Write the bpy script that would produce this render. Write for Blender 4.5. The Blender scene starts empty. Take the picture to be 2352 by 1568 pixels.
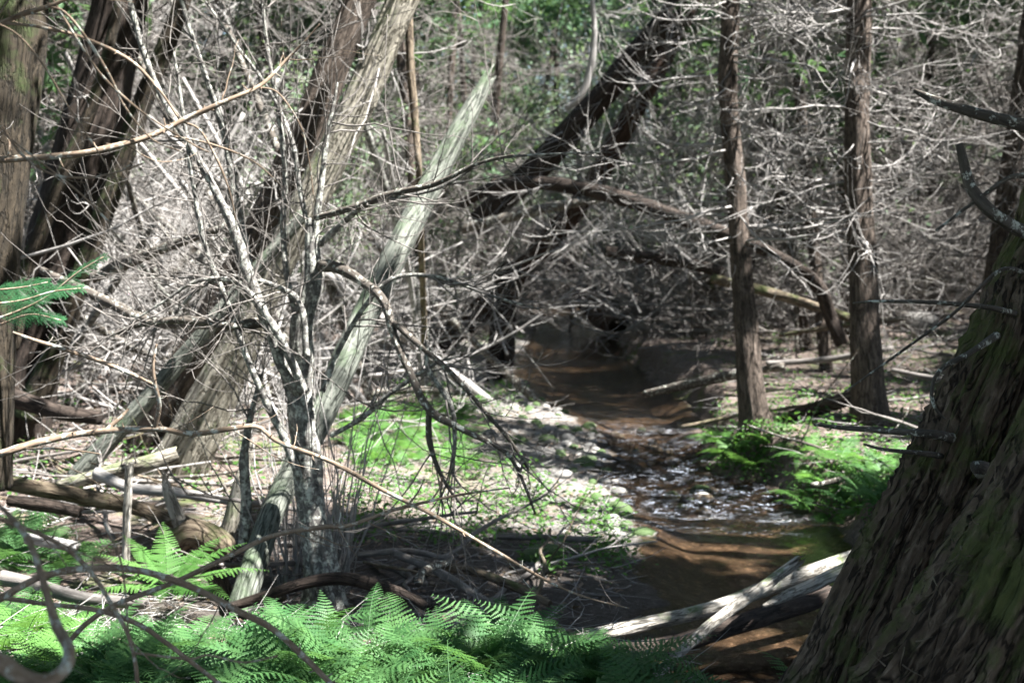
import bpy, math, random
import numpy as np
from mathutils import Vector
random.seed(7)
RNG = np.random.default_rng(11)
SC = bpy.context.scene
COL = SC.collection
R = math.radians

# ------------------------------------------------------------------ camera, sky, sun, exposure
FPX, CX, CY, HOR = 2839.0, 1176.0, 784.0, 520.0
CAMZ = 1.7
PITCH = math.atan((CY - HOR) / FPX)
cam_d = bpy.data.cameras.new('camera')
cam = bpy.data.objects.new('camera', cam_d)
COL.objects.link(cam)
cam.location = (0, 0, CAMZ)
cam.rotation_euler = (R(90) - PITCH, 0, 0)
cam_d.sensor_width = 36.0
cam_d.lens = 36.0 * FPX / 2352.0
cam_d.clip_end = 1000
cam_d.clip_start = 0.05
cam_d.dof.use_dof = True
cam_d.dof.focus_distance = 4.3
cam_d.dof.aperture_fstop = 3.6
SC.camera = cam

SUN_EL, SUN_AZ = R(60), R(104)          # azimuth from +Y (view direction) towards +X (right)
SUN = np.array([math.cos(SUN_EL) * math.sin(SUN_AZ), math.cos(SUN_EL) * math.cos(SUN_AZ), math.sin(SUN_EL)])
w = bpy.data.worlds.new('World')
SC.world = w
w.use_nodes = True
nt = w.node_tree
bg = nt.nodes['Background']
sky = nt.nodes.new('ShaderNodeTexSky')
sky.sky_type = 'NISHITA'
sky.sun_disc = False
sky.sun_elevation = SUN_EL
sky.sun_rotation = SUN_AZ
nt.links.new(sky.outputs[0], bg.inputs[0])
bg.inputs[1].default_value = 0.052
sun_d = bpy.data.lights.new('sun', 'SUN')
sun_d.energy = 5.0
sun_d.angle = R(0.5)
sun_d.color = (1.0, 0.975, 0.94)
sun = bpy.data.objects.new('sun', sun_d)
COL.objects.link(sun)
sun.rotation_euler = Vector(SUN).to_track_quat('Z', 'Y').to_euler()
SC.view_settings.view_transform = 'Standard'
SC.view_settings.look = 'None'
SC.view_settings.gamma = 1.0
SC.view_settings.exposure = 2.82
SC.render.engine = 'CYCLES'
SC.cycles.max_bounces = 6
SC.cycles.diffuse_bounces = 3
SC.cycles.glossy_bounces = 2
SC.cycles.transmission_bounces = 3
SC.cycles.transparent_max_bounces = 6
SC.cycles.caustics_reflective = False
SC.cycles.caustics_refractive = False
SC.cycles.use_denoising = True
SC.cycles.sample_clamp_indirect = 4.0

# ------------------------------------------------------------------ geometry helpers
cp, sp = math.cos(PITCH), math.sin(PITCH)
FWD, UP, RT = np.array([0, cp, -sp]), np.array([0, sp, cp]), np.array([1.0, 0, 0])
CAM = np.array([0, 0, CAMZ])

def P(u, v, d):
    return CAM + d * (FWD + RT * (u - CX) / FPX + UP * (CY - v) / FPX)

def PZ(u, v, z):
    r = FWD + RT * (u - CX) / FPX + UP * (CY - v) / FPX
    return CAM + r * (z - CAMZ) / r[2]

def _h(ix, iy, iz, s):
    n = (ix.astype(np.int64) * 374761393 + iy.astype(np.int64) * 668265263 + iz.astype(np.int64) * 2147483647 + s * 974634777) & 0xffffffff
    n = ((n ^ (n >> 13)) * 1274126177) & 0xffffffff
    n = (n ^ (n >> 16)) & 0xffffff
    return n / float(0xffffff) * 2 - 1

def noise(p, s=0):
    p = np.asarray(p, float)
    i = np.floor(p); f = p - i; f = f * f * (3 - 2 * f)
    x, y, z = i[..., 0], i[..., 1], i[..., 2]
    fx, fy, fz = f[..., 0], f[..., 1], f[..., 2]
    def c(a, b, d): return _h(x + a, y + b, z + d, s)
    x00 = c(0,0,0)*(1-fx)+c(1,0,0)*fx; x10 = c(0,1,0)*(1-fx)+c(1,1,0)*fx
    x01 = c(0,0,1)*(1-fx)+c(1,0,1)*fx; x11 = c(0,1,1)*(1-fx)+c(1,1,1)*fx
    return (x00*(1-fy)+x10*fy)*(1-fz) + (x01*(1-fy)+x11*fy)*fz

def fbm(p, s=0, o=3):
    p = np.asarray(p, float); r = 0; a = 1.0; t = 0
    for k in range(o):
        r = r + a * noise(p * 2**k + k * 17.3, s + k); t += a; a *= 0.5
    return r / t

def smooth(a, b, x):
    t = np.clip((x - a) / (b - a), 0, 1); return t * t * (3 - 2 * t)

def norm(a):
    return a / np.maximum(np.linalg.norm(a, axis=-1, keepdims=True), 1e-9)

class MB:
    def __init__(s): s.v = []; s.q = []; s.t = []; s.b = []; s.n = 0
    def add(s, v, quads=None, tris=None, bark=None):
        v = np.asarray(v, float).reshape(-1, 3)
        s.v.append(v)
        s.b.append(np.zeros_like(v) if bark is None else np.asarray(bark, float).reshape(-1, 3))
        if quads is not None and len(quads): s.q.append(np.asarray(quads, np.int64).reshape(-1, 4) + s.n)
        if tris is not None and len(tris): s.t.append(np.asarray(tris, np.int64).reshape(-1, 3) + s.n)
        s.n += len(v)
    def mesh(s, name, mats, smooth_=True, attrs=None):
        me = bpy.data.meshes.new(name)
        v = np.concatenate(s.v); b = np.concatenate(s.b)
        q = np.concatenate(s.q) if s.q else np.zeros((0, 4), np.int64)
        t = np.concatenate(s.t) if s.t else np.zeros((0, 3), np.int64)
        me.vertices.add(len(v)); me.vertices.foreach_set('co', v.astype(np.float32).ravel())
        me.loops.add(q.size + t.size)
        me.loops.foreach_set('vertex_index', np.concatenate([q.ravel(), t.ravel()]).astype(np.int32))
        me.polygons.add(len(q) + len(t))
        st = np.concatenate([np.arange(len(q)) * 4, q.size + np.arange(len(t)) * 3]).astype(np.int32)
        me.polygons.foreach_set('loop_start', st)
        me.polygons.foreach_set('use_smooth', np.full(len(st), smooth_, dtype=bool))
        a = me.attributes.new('bark', 'FLOAT_VECTOR', 'POINT')
        a.data.foreach_set('vector', b.astype(np.float32).ravel())
        for k, val in (attrs or {}).items():
            a = me.attributes.new(k, 'FLOAT', 'POINT'); a.data.foreach_set('value', np.asarray(val, np.float32))
        me.materials.append(mats)
        me.update(calc_edges=True); me.validate()
        return me
    def build(s, name, mat, parent=None, smooth_=True, attrs=None):
        o = bpy.data.objects.new(name, s.mesh(name, mat, smooth_, attrs)); COL.objects.link(o)
        if parent is not None: o.parent = parent
        return o
    # tubes: pts (m,n,3), rad (m,n)
    def tubes(s, pts, rad, k=4, cap=True):
        pts = np.asarray(pts, float); rad = np.asarray(rad, float)
        m, n, _ = pts.shape
        if m == 0: return
        tan = np.gradient(pts, axis=1); tan = norm(tan)
        ref = np.where(np.abs(tan[:, :1, 2:3]) > 0.85, np.array([1.0, 0.2, 0]), np.array([0, 0.1, 1.0]))
        a = norm(np.cross(tan, np.broadcast_to(ref, tan.shape))); b = np.cross(tan, a)
        th = np.arange(k) * 2 * math.pi / k
        ring = a[:, :, None, :] * np.cos(th)[None, None, :, None] + b[:, :, None, :] * np.sin(th)[None, None, :, None]
        v = pts[:, :, None, :] + ring * rad[:, :, None, None]
        ln = np.concatenate([np.zeros((m, 1)), np.cumsum(np.linalg.norm(np.diff(pts, axis=1), axis=2), axis=1)], 1)
        off = RNG.uniform(0, 50, (m, 1))
        bark = np.stack([np.cos(th)[None, None, :] * rad[:, :, None], np.sin(th)[None, None, :] * rad[:, :, None],
                         np.broadcast_to((ln + off)[:, :, None], (m, n, k))], -1)
        idx = np.arange(m * n * k).reshape(m, n, k)
        i0 = idx[:, :-1, :]; i1 = idx[:, 1:, :]
        q = np.stack([i0, np.roll(i0, -1, 2), np.roll(i1, -1, 2), i1], -1).reshape(-1, 4)
        t = None
        if cap:
            e = idx[:, -1, :]
            t = np.concatenate([np.stack([e[:, 0], e[:, j], e[:, j + 1]], -1) for j in range(1, k - 1)])
            e = idx[:, 0, ::-1]
            t = np.concatenate([t] + [np.stack([e[:, 0], e[:, j], e[:, j + 1]], -1) for j in range(1, k - 1)])
        s.add(v, q, t, bark)

def resample(pts, n):
    """Catmull-Rom through control rows (any columns), n samples"""
    pts = np.asarray(pts, float)
    if len(pts) == 2: 
        t = np.linspace(0, 1, n)[:, None]; return pts[0] * (1 - t) + pts[1] * t
    p = np.vstack([2 * pts[0] - pts[1], pts, 2 * pts[-1] - pts[-2]])
    seg = np.linalg.norm(np.diff(pts[:, :3], axis=0), axis=1); cum = np.concatenate([[0], np.cumsum(seg)])
    s = np.linspace(0, cum[-1], n)
    i = np.clip(np.searchsorted(cum, s, 'right') - 1, 0, len(seg) - 1)
    t = ((s - cum[i]) / seg[i])[:, None]
    p0, p1, p2, p3 = p[i], p[i + 1], p[i + 2], p[i + 3]
    return 0.5 * (2*p1 + (p2-p0)*t + (2*p0-5*p1+4*p2-p3)*t**2 + (3*p1-p0-3*p2+p3)*t**3)

def trunk(mb, ctrl, n=60, k=24, ridge=0.10, freq=3.0, seed=0, lump=0.06, stretch=0.35, spike=0, twist=0.0):
    """one fibrous trunk. ctrl rows x,y,z,r"""
    c = resample(ctrl, n)
    pts, rad = c[:, :3], np.maximum(c[:, 3], 0.002)
    tan = norm(np.gradient(pts, axis=0))
    a = np.zeros_like(tan)
    ref = np.array([0, 1.0, 0]) if abs(tan[0, 1]) < 0.8 else np.array([1.0, 0, 0])
    a[0] = norm(np.cross(tan[0], ref))
    for i in range(1, n):
        x = a[i-1] - tan[i] * np.dot(a[i-1], tan[i]); a[i] = x / np.linalg.norm(x)
    b = np.cross(tan, a)
    th = np.arange(k) * 2 * math.pi / k
    ln = np.concatenate([[0], np.cumsum(np.linalg.norm(np.diff(pts, axis=0), axis=1))])
    tw = th[None, :] + twist * ln[:, None]
    q3 = np.stack([np.cos(tw) * freq, np.sin(tw) * freq, np.broadcast_to((ln * stretch / max(rad.mean(), .02) * .35)[:, None], (n, k))], -1)
    d = ridge * fbm(q3 * np.array([1, 1, 1.0]), seed, 3) + ridge * 0.7 * (1 - 2 * np.abs(noise(q3 * np.array([2.2, 2.2, 1.2]), seed + 9)))
    d = d + lump * noise(np.stack([np.cos(th)[None] * np.ones((n, 1)), np.sin(th)[None] * np.ones((n, 1)), np.broadcast_to((ln / max(rad.mean(), .02) * .25)[:, None], (n, k))], -1), seed + 4)
    rr = rad[:, None] * (1 + d)
    v = pts[:, None] + (a[:, None] * np.cos(th)[None, :, None] + b[:, None] * np.sin(th)[None, :, None]) * rr[..., None]
    if spike:      # broken, splintered end
        sp_ = spike * np.abs(noise(np.stack([np.cos(th) * 3, np.sin(th) * 3, th * 0 + seed], -1), seed + 3))
        ramp = smooth(n - 5, n - 1, np.arange(n))
        v = v + tan[:, None] * (sp_[None, :] * ramp[:, None])[..., None]
    bark = np.stack([np.cos(tw) * rad[:, None], np.sin(tw) * rad[:, None], np.broadcast_to((ln + seed * 3.7)[:, None], (n, k))], -1)
    idx = np.arange(n * k).reshape(n, k); i0, i1 = idx[:-1], idx[1:]
    q = np.stack([i0, np.roll(i0, -1, 1), np.roll(i1, -1, 1), i1], -1).reshape(-1, 4)
    t = []
    off = n * k
    v = np.concatenate([v.reshape(-1, 3), [pts[0]], [pts[-1]]]); bark = np.concatenate([bark.reshape(-1, 3), [[0, 0, 0]], [[0, 0, ln[-1]]]])
    for j in range(k):
        t.append([idx[0, (j+1) % k], idx[0, j], off]); t.append([idx[-1, j], idx[-1, (j+1) % k], off + 1])
    mb.add(v, q, t, bark)

def pxc(rows, dflt=None):
    """rows (u, v, width_px, depth) -> x,y,z,r"""
    out = []
    for r in rows:
        d = r[3] if len(r) > 3 else dflt
        p = P(r[0], r[1], d)
        out.append([*p, r[2] * 0.5 * d / FPX])
    return np.array(out)

def empty(name, loc, label, cat, group=None):
    o = bpy.data.objects.new(name, None); COL.objects.link(o); o.location = loc
    o['label'] = label; o['category'] = cat
    if group: o['group'] = group
    return o
def tag(o, label, cat, group=None):
    o['label'] = label; o['category'] = cat
    if group: o['group'] = group
    return o
def kind(o, k): o['kind'] = k; return o

# ------------------------------------------------------------------ materials
def newmat(name):
    m = bpy.data.materials.new(name); m.use_nodes = True
    t = m.node_tree; return m, t, t.nodes['Principled BSDF']
def nd(t, typ, **kw):
    n = t.nodes.new(typ)
    for k, v in kw.items():
        if k in ('op',): n.operation = v
        elif isinstance(k, str) and hasattr(n, k): setattr(n, k, v)
    return n
def ramp(t, fac, stops):
    r = t.nodes.new('ShaderNodeValToRGB'); el = r.color_ramp.elements
    while len(el) < len(stops): el.new(0.5)
    for e, (p, c) in zip(el, stops): e.position = p; e.color = (*c, 1)
    t.links.new(fac, r.inputs[0]); return r.outputs[0]
def noisetex(t, vec, scale, detail=4, rough=0.6):
    n = t.nodes.new('ShaderNodeTexNoise'); n.inputs['Scale'].default_value = scale; n.inputs['Detail'].default_value = detail; n.inputs['Roughness'].default_value = rough
    if vec is not None: t.links.new(vec, n.inputs['Vector'])
    return n.outputs[0]
def vmul(t, vec, s):
    n = t.nodes.new('ShaderNodeVectorMath'); n.operation = 'MULTIPLY'; n.inputs[1].default_value = s; t.links.new(vec, n.inputs[0]); return n.outputs[0]
def mth(t, op, a, b=None):
    n = t.nodes.new('ShaderNodeMath'); n.operation = op
    for i, x in enumerate((a, b)):
        if x is None: continue
        if isinstance(x, (int, float)): n.inputs[i].default_value = x
        else: t.links.new(x, n.inputs[i])
    return n.outputs[0]
def mix(t, fac, a, b):
    n = t.nodes.new('ShaderNodeMix'); n.data_type = 'RGBA'
    for i, x in ((0, fac), (6, a), (7, b)):
        if isinstance(x, (int, float)): n.inputs[i].default_value = x
        elif isinstance(x, tuple): n.inputs[i].default_value = (*x, 1)
        else: t.links.new(x, n.inputs[i])
    return n.outputs[2]

def bark_mat(name, dark, mid, light, moss=0.0, mosscol=(0.09, 0.13, 0.03), fscale=60, bump=0.6, stretch=0.08, lichen=0.0, dist=0.02, rough=0.9, crack=0.0):
    m, t, b = newmat(name)
    at = nd(t, 'ShaderNodeAttribute'); at.attribute_name = 'bark'
    src = at.outputs['Vector']
    if crack:      # fibres wander instead of running dead straight
        wn = t.nodes.new('ShaderNodeTexNoise'); wn.inputs['Scale'].default_value = 3.0; wn.inputs['Detail'].default_value = 3
        t.links.new(src, wn.inputs['Vector'])
        ad = nd(t, 'ShaderNodeVectorMath'); t.links.new(src, ad.inputs[0]); t.links.new(vmul(t, wn.outputs['Color'], (.07, .07, .35)), ad.inputs[1])
        src = ad.outputs[0]
    v = vmul(t, src, (1, 1, stretch))
    f1 = noisetex(t, v, fscale, 6, 0.65)
    f2 = noisetex(t, vmul(t, src, (1, 1, stretch * 3)), fscale * 0.3, 4)
    f3 = noisetex(t, vmul(t, src, (1, 1, .45)), fscale * 0.9, 5, .7)
    fac = mth(t, 'ADD', mth(t, 'MULTIPLY', f1, 0.45), mth(t, 'ADD', mth(t, 'MULTIPLY', f2, 0.3), mth(t, 'MULTIPLY', f3, 0.25)))
    if crack:
        c1 = mth(t, 'ABSOLUTE', mth(t, 'SUBTRACT', noisetex(t, vmul(t, src, (1, 1, stretch * 1.6)), fscale * .55, 3, .6), .5))
        c2 = ramp(t, c1, [(0.0, (0, 0, 0)), (0.05, (1, 1, 1))])
        fac = mth(t, 'SUBTRACT', fac, mth(t, 'MULTIPLY', mth(t, 'SUBTRACT', 1.0, c2), .17 * crack))
    col = ramp(t, fac, [(0.35, dark), (0.5, mid), (0.64, light)])
    geo = nd(t, 'ShaderNodeNewGeometry')
    if lichen:
        l = noisetex(t, geo.outputs['Position'], 28, 5, 0.7)
        lf = ramp(t, l, [(0.56 - lichen * 0.1, (0, 0, 0)), (0.62, (1, 1, 1))])
        col = mix(t, lf, col, (0.42, 0.43, 0.38))
    if moss:
        n1 = noisetex(t, geo.outputs['Position'], 3.5, 6, 0.7)
        sx = nd(t, 'ShaderNodeSeparateXYZ'); t.links.new(geo.outputs['Normal'], sx.inputs[0])
        up = mth(t, 'MULTIPLY', sx.outputs[2], 0.09)
        lf = mth(t, 'MULTIPLY', sx.outputs[0], -0.05)
        mm = mth(t, 'ADD', mth(t, 'ADD', n1, up), lf)
        mf = ramp(t, mm, [(0.62 - moss * 0.25, (0, 0, 0)), (0.74 - moss * 0.2, (1, 1, 1))])
        mc = mix(t, noisetex(t, geo.outputs['Position'], 60, 3), mosscol, tuple(x * 1.9 for x in mosscol))
        col = mix(t, mf, col, mc)
    t.links.new(col, b.inputs['Base Color'])
    b.inputs['Roughness'].default_value = rough
    b.inputs['Specular IOR Level'].default_value = 0.25
    bp = nd(t, 'ShaderNodeBump'); bp.inputs['Strength'].default_value = bump; bp.inputs['Distance'].default_value = dist
    t.links.new(fac, bp.inputs['Height']); t.links.new(bp.outputs[0], b.inputs['Normal'])
    return m

def leaf_mat(name, a, b_, trans=0.35, nscale=6, rough=0.5):
    m, t, b = newmat(name)
    geo = nd(t, 'ShaderNodeNewGeometry')
    oi = nd(t, 'ShaderNodeObjectInfo')
    n1 = noisetex(t, geo.outputs['Position'], nscale, 3)
    f = mth(t, 'ADD', mth(t, 'MULTIPLY', n1, 0.7), mth(t, 'MULTIPLY', oi.outputs['Random'], 0.3))
    col = ramp(t, f, [(0.3, a), (0.7, b_)])
    t.links.new(col, b.inputs['Base Color'])
    b.inputs['Roughness'].default_value = rough
    b.inputs['Specular IOR Level'].default_value = 0.18
    tr = nd(t, 'ShaderNodeBsdfTranslucent')
    tc = mix(t, 0.5, col, tuple(min(1, x * y) for x, y in zip(b_, (1.5, 1.5, 0.8))))
    t.links.new(tc, tr.inputs[0])
    ms = nd(t, 'ShaderNodeMixShader'); ms.inputs[0].default_value = trans
    t.links.new(b.outputs[0], ms.inputs[1]); t.links.new(tr.outputs[0], ms.inputs[2])
    t.links.new(ms.outputs[0], t.nodes['Material Output'].inputs[0])
    return m

M = {}
M['twig'] = bark_mat('dead_twig_grey', (0.135, 0.125, 0.118), (0.245, 0.233, 0.222), (0.40, 0.388, 0.37), fscale=90, bump=0.3)
M['twig_mid'] = bark_mat('dead_twig_brown', (0.06, 0.054, 0.049), (0.125, 0.114, 0.105), (0.24, 0.222, 0.205), fscale=90, bump=0.3)
M['twig_dark'] = bark_mat('dead_twig_dark', (0.03, 0.026, 0.022), (0.07, 0.06, 0.05), (0.14, 0.122, 0.105), fscale=90, bump=0.5, lichen=0.1)
M['twig_tan'] = bark_mat('live_twig_tan', (0.10, 0.073, 0.05), (0.19, 0.14, 0.10), (0.31, 0.245, 0.185), fscale=140, bump=0.5, dist=0.004, stretch=0.2, lichen=0.25)
M['cedar'] = bark_mat('cedar_bark', (0.022, 0.017, 0.013), (0.07, 0.054, 0.043), (0.165, 0.135, 0.113), fscale=60, bump=0.9, crack=1)
M['cedar_red'] = bark_mat('cedar_bark_red', (0.022, 0.014, 0.01), (0.06, 0.037, 0.027), (0.125, 0.088, 0.067), fscale=55, bump=0.9, crack=1)
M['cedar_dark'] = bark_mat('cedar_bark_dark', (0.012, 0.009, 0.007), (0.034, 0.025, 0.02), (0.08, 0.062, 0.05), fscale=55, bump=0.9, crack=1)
M['cedar_moss'] = bark_mat('cedar_bark_mossy', (0.026, 0.018, 0.012), (0.105, 0.075, 0.052), (0.25, 0.192, 0.14), fscale=46, moss=0.30, mosscol=(0.05, 0.056, 0.018), bump=1.0, dist=0.04, crack=1.2, stretch=.1)
M['cedar_green'] = bark_mat('cedar_bark_green', (0.011, 0.009, 0.006), (0.032, 0.025, 0.017), (0.068, 0.053, 0.036), fscale=46, moss=0.5, mosscol=(0.025, 0.035, 0.012), bump=1.0, dist=0.03, crack=1)
M['snag'] = bark_mat('snag_wood', (0.07, 0.062, 0.048), (0.27, 0.25, 0.205), (0.45, 0.42, 0.355), fscale=46, moss=0.26, mosscol=(0.09, 0.105, 0.055), bump=1.0, crack=1.2)
M['snag_green'] = bark_mat('snag_wood_green', (0.04, 0.045, 0.037), (0.14, 0.15, 0.128), (0.25, 0.255, 0.22), fscale=55, moss=0.3, mosscol=(0.06, 0.08, 0.05), bump=1.0, stretch=0.05, crack=1.2)
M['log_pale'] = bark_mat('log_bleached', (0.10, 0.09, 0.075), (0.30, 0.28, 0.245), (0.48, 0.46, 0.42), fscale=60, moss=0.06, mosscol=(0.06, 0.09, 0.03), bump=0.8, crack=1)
M['log_moss'] = bark_mat('log_mossy', (0.05, 0.037, 0.026), (0.13, 0.103, 0.072), (0.25, 0.21, 0.16), fscale=50, moss=0.22, mosscol=(0.05, 0.058, 0.022), bump=0.9, crack=1)
M['shrub'] = bark_mat('shrub_bark_lichen', (0.03, 0.028, 0.026), (0.095, 0.09, 0.084), (0.22, 0.212, 0.20), fscale=80, lichen=0.75, bump=0.9, stretch=0.3)
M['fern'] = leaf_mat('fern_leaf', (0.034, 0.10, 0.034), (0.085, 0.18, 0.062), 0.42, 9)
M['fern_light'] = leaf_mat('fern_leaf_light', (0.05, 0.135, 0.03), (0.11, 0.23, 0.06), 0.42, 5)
M['cedar_leaf'] = leaf_mat('cedar_needles', (0.04, 0.085, 0.04), (0.10, 0.175, 0.085), 0.35, 3)
M['canopy'] = leaf_mat('canopy_needles', (0.03, 0.07, 0.03), (0.06, 0.12, 0.05), 0.35, 2)
M['leaf'] = leaf_mat('understory_leaf', (0.07, 0.125, 0.065), (0.19, 0.26, 0.165), 0.35, 4)
M['hemlock'] = leaf_mat('hemlock_needles', (0.018, 0.07, 0.028), (0.042, 0.125, 0.05), 0.2, 8)
M['cover'] = leaf_mat('ground_cover_leaf', (0.03, 0.09, 0.02), (0.09, 0.19, 0.04), 0.35, 4)

def stone_mat(name, a, b_, moss):
    m, t, b = newmat(name)
    geo = nd(t, 'ShaderNodeNewGeometry'); oi = nd(t, 'ShaderNodeObjectInfo')
    n1 = noisetex(t, geo.outputs['Position'], 14, 6, 0.65)
    col = ramp(t, mth(t, 'ADD', mth(t, 'MULTIPLY', n1, 0.6), mth(t, 'MULTIPLY', oi.outputs['Random'], 0.4)), [(0.25, a), (0.75, b_)])
    sx = nd(t, 'ShaderNodeSeparateXYZ'); t.links.new(geo.outputs['Normal'], sx.inputs[0])
    f = ramp(t, mth(t, 'ADD', mth(t, 'MULTIPLY', sx.outputs[2], 0.3), noisetex(t, geo.outputs['Position'], 9, 4)), [(0.75 - moss * 0.4, (0, 0, 0)), (0.85 - moss * 0.4, (1, 1, 1))])
    if moss: col = mix(t, f, col, (0.035, 0.065, 0.014))
    t.links.new(col, b.inputs['Base Color']); b.inputs['Roughness'].default_value = 0.8
    bp = nd(t, 'ShaderNodeBump'); bp.inputs['Strength'].default_value = 0.5; bp.inputs['Distance'].default_value = 0.02
    t.links.new(noisetex(t, geo.outputs['Position'], 60, 5), bp.inputs['Height']); t.links.new(bp.outputs[0], b.inputs['Normal'])
    return m
M['stone'] = stone_mat('stone_pale', (0.07, 0.067, 0.062), (0.27, 0.258, 0.24), 0)
M['stone_moss'] = stone_mat('stone_mossy', (0.15, 0.15, 0.13), (0.35, 0.34, 0.3), 0.75)

def ground_mat():
    m, t, b = newmat('forest_floor')
    geo = nd(t, 'ShaderNodeNewGeometry'); pos = geo.outputs['Position']
    at = nd(t, 'ShaderNodeAttribute'); at.attribute_name = 'grav'
    ab = nd(t, 'ShaderNodeAttribute'); ab.attribute_name = 'bed'
    n1 = noisetex(t, pos, 22, 8, 0.75); n2 = noisetex(t, pos, 1.6, 5); n3 = noisetex(t, vmul(t, pos, (1, 3, 1)), 60, 4, 0.7)
    lit = ramp(t, mth(t, 'ADD', mth(t, 'MULTIPLY', n1, 0.6), mth(t, 'MULTIPLY', n3, 0.4)), [(0.32, (0.04, 0.031, 0.026)), (0.48, (0.115, 0.089, 0.076)), (0.6, (0.215, 0.178, 0.155)), (0.72, (0.34, 0.30, 0.265))])
    green = ramp(t, n2, [(0.56, (0, 0, 0)), (0.66, (0.75, 0.75, 0.75))])
    lit = mix(t, green, lit, mix(t, n1, (0.05, 0.085, 0.02), (0.13, 0.17, 0.05)))
    vo = t.nodes.new('ShaderNodeTexVoronoi'); vo.inputs['Scale'].default_value = 26; t.links.new(pos, vo.inputs['Vector'])
    gr = mix(t, vo.outputs['Color'], (0.06, 0.057, 0.052), (0.27, 0.258, 0.24))
    gr = mix(t, ramp(t, n2, [(0.45, (0, 0, 0)), (0.62, (1, 1, 1))]), gr, (0.15, 0.125, 0.105))
    vb = t.nodes.new('ShaderNodeTexVoronoi'); vb.inputs['Scale'].default_value = 12; t.links.new(pos, vb.inputs['Vector'])
    n5 = noisetex(t, pos, 7, 8, 0.75)
    n6 = noisetex(t, pos, 17, 6, 0.8)
    bed = mix(t, n5, mix(t, vb.outputs['Color'], (0.006, 0.005, 0.004), (0.026, 0.019, 0.014)), (0.065, 0.047, 0.034))
    bed = mix(t, ramp(t, n6, [(0.52, (0, 0, 0)), (0.62, (1, 1, 1))]), bed, (0.16, 0.12, 0.09))
    bed = mix(t, ramp(t, n2, [(0.5, (0, 0, 0)), (0.64, (.7, .7, .7))]), bed, (0.014, 0.014, 0.007))
    am = nd(t, 'ShaderNodeAttribute'); am.attribute_name = 'mud'
    mud = ramp(t, mth(t, 'ADD', mth(t, 'MULTIPLY', n1, 0.5), mth(t, 'MULTIPLY', n3, 0.5)), [(0.35, (0.025, 0.021, 0.018)), (0.52, (0.075, 0.064, 0.056)), (0.68, (0.19, 0.17, 0.155))])
    col = mix(t, at.outputs['Fac'], lit, gr); col = mix(t, am.outputs['Fac'], col, mud); col = mix(t, ab.outputs['Fac'], col, bed)
    t.links.new(col, b.inputs['Base Color']); b.inputs['Roughness'].default_value = 0.95
    b.inputs['Specular IOR Level'].default_value = 0.2
    bp = nd(t, 'ShaderNodeBump'); bp.inputs['Strength'].default_value = 0.9; bp.inputs['Distance'].default_value = 0.04
    t.links.new(n1, bp.inputs['Height']); t.links.new(bp.outputs[0], b.inputs['Normal'])
    return m
M['ground'] = ground_mat()

def water_mat():
    m, t, b = newmat('stream_water')
    geo = nd(t, 'ShaderNodeNewGeometry'); pos = geo.outputs['Position']
    n1 = noisetex(t, vmul(t, pos, (1.0, 0.6, 1)), 9, 4, 0.55)
    bp = nd(t, 'ShaderNodeBump'); bp.inputs['Strength'].default_value = 0.35; bp.inputs['Distance'].default_value = 0.03
    t.links.new(n1, bp.inputs['Height'])
    ra = nd(t, 'ShaderNodeAttribute'); ra.attribute_name = 'rif'
    n2 = noisetex(t, vmul(t, pos, (1.0, 1.3, 1)), 26, 3, 0.5)
    b2 = nd(t, 'ShaderNodeBump'); b2.inputs['Distance'].default_value = 0.25; t.links.new(n2, b2.inputs['Height']); t.links.new(mth(t, 'MULTIPLY', ra.outputs['Fac'], 0.9), b2.inputs['Strength']); t.links.new(bp.outputs[0], b2.inputs['Normal']); bp = b2
    fr = nd(t, 'ShaderNodeFresnel'); fr.inputs[0].default_value = 1.33; t.links.new(bp.outputs[0], fr.inputs['Normal'])
    gl = nd(t, 'ShaderNodeBsdfGlossy'); gl.inputs['Roughness'].default_value = 0.16; t.links.new(bp.outputs[0], gl.inputs['Normal'])
    tr = nd(t, 'ShaderNodeBsdfTransparent'); tr.inputs[0].default_value = (0.86, 0.77, 0.66, 1)
    ms = nd(t, 'ShaderNodeMixShader'); t.links.new(fr.outputs[0], ms.inputs[0]); t.links.new(tr.outputs[0], ms.inputs[1]); t.links.new(gl.outputs[0], ms.inputs[2])
    # riffle froth, its blue-white flecks painted in for sun glints and sky sheen
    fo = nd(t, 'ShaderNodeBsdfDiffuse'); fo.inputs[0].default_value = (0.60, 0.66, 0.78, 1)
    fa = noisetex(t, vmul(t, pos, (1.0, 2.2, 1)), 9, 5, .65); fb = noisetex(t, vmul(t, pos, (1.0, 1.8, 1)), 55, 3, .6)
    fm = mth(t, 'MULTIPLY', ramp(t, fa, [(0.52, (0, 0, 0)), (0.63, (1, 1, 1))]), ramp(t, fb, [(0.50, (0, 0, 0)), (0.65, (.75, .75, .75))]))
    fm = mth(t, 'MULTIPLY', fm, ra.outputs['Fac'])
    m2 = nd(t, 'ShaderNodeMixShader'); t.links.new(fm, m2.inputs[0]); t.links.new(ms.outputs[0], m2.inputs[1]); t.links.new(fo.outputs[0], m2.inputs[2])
    t.links.new(m2.outputs[0], t.nodes['Material Output'].inputs[0])
    t.nodes.remove(b)
    return m
M['water'] = water_mat()

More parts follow.
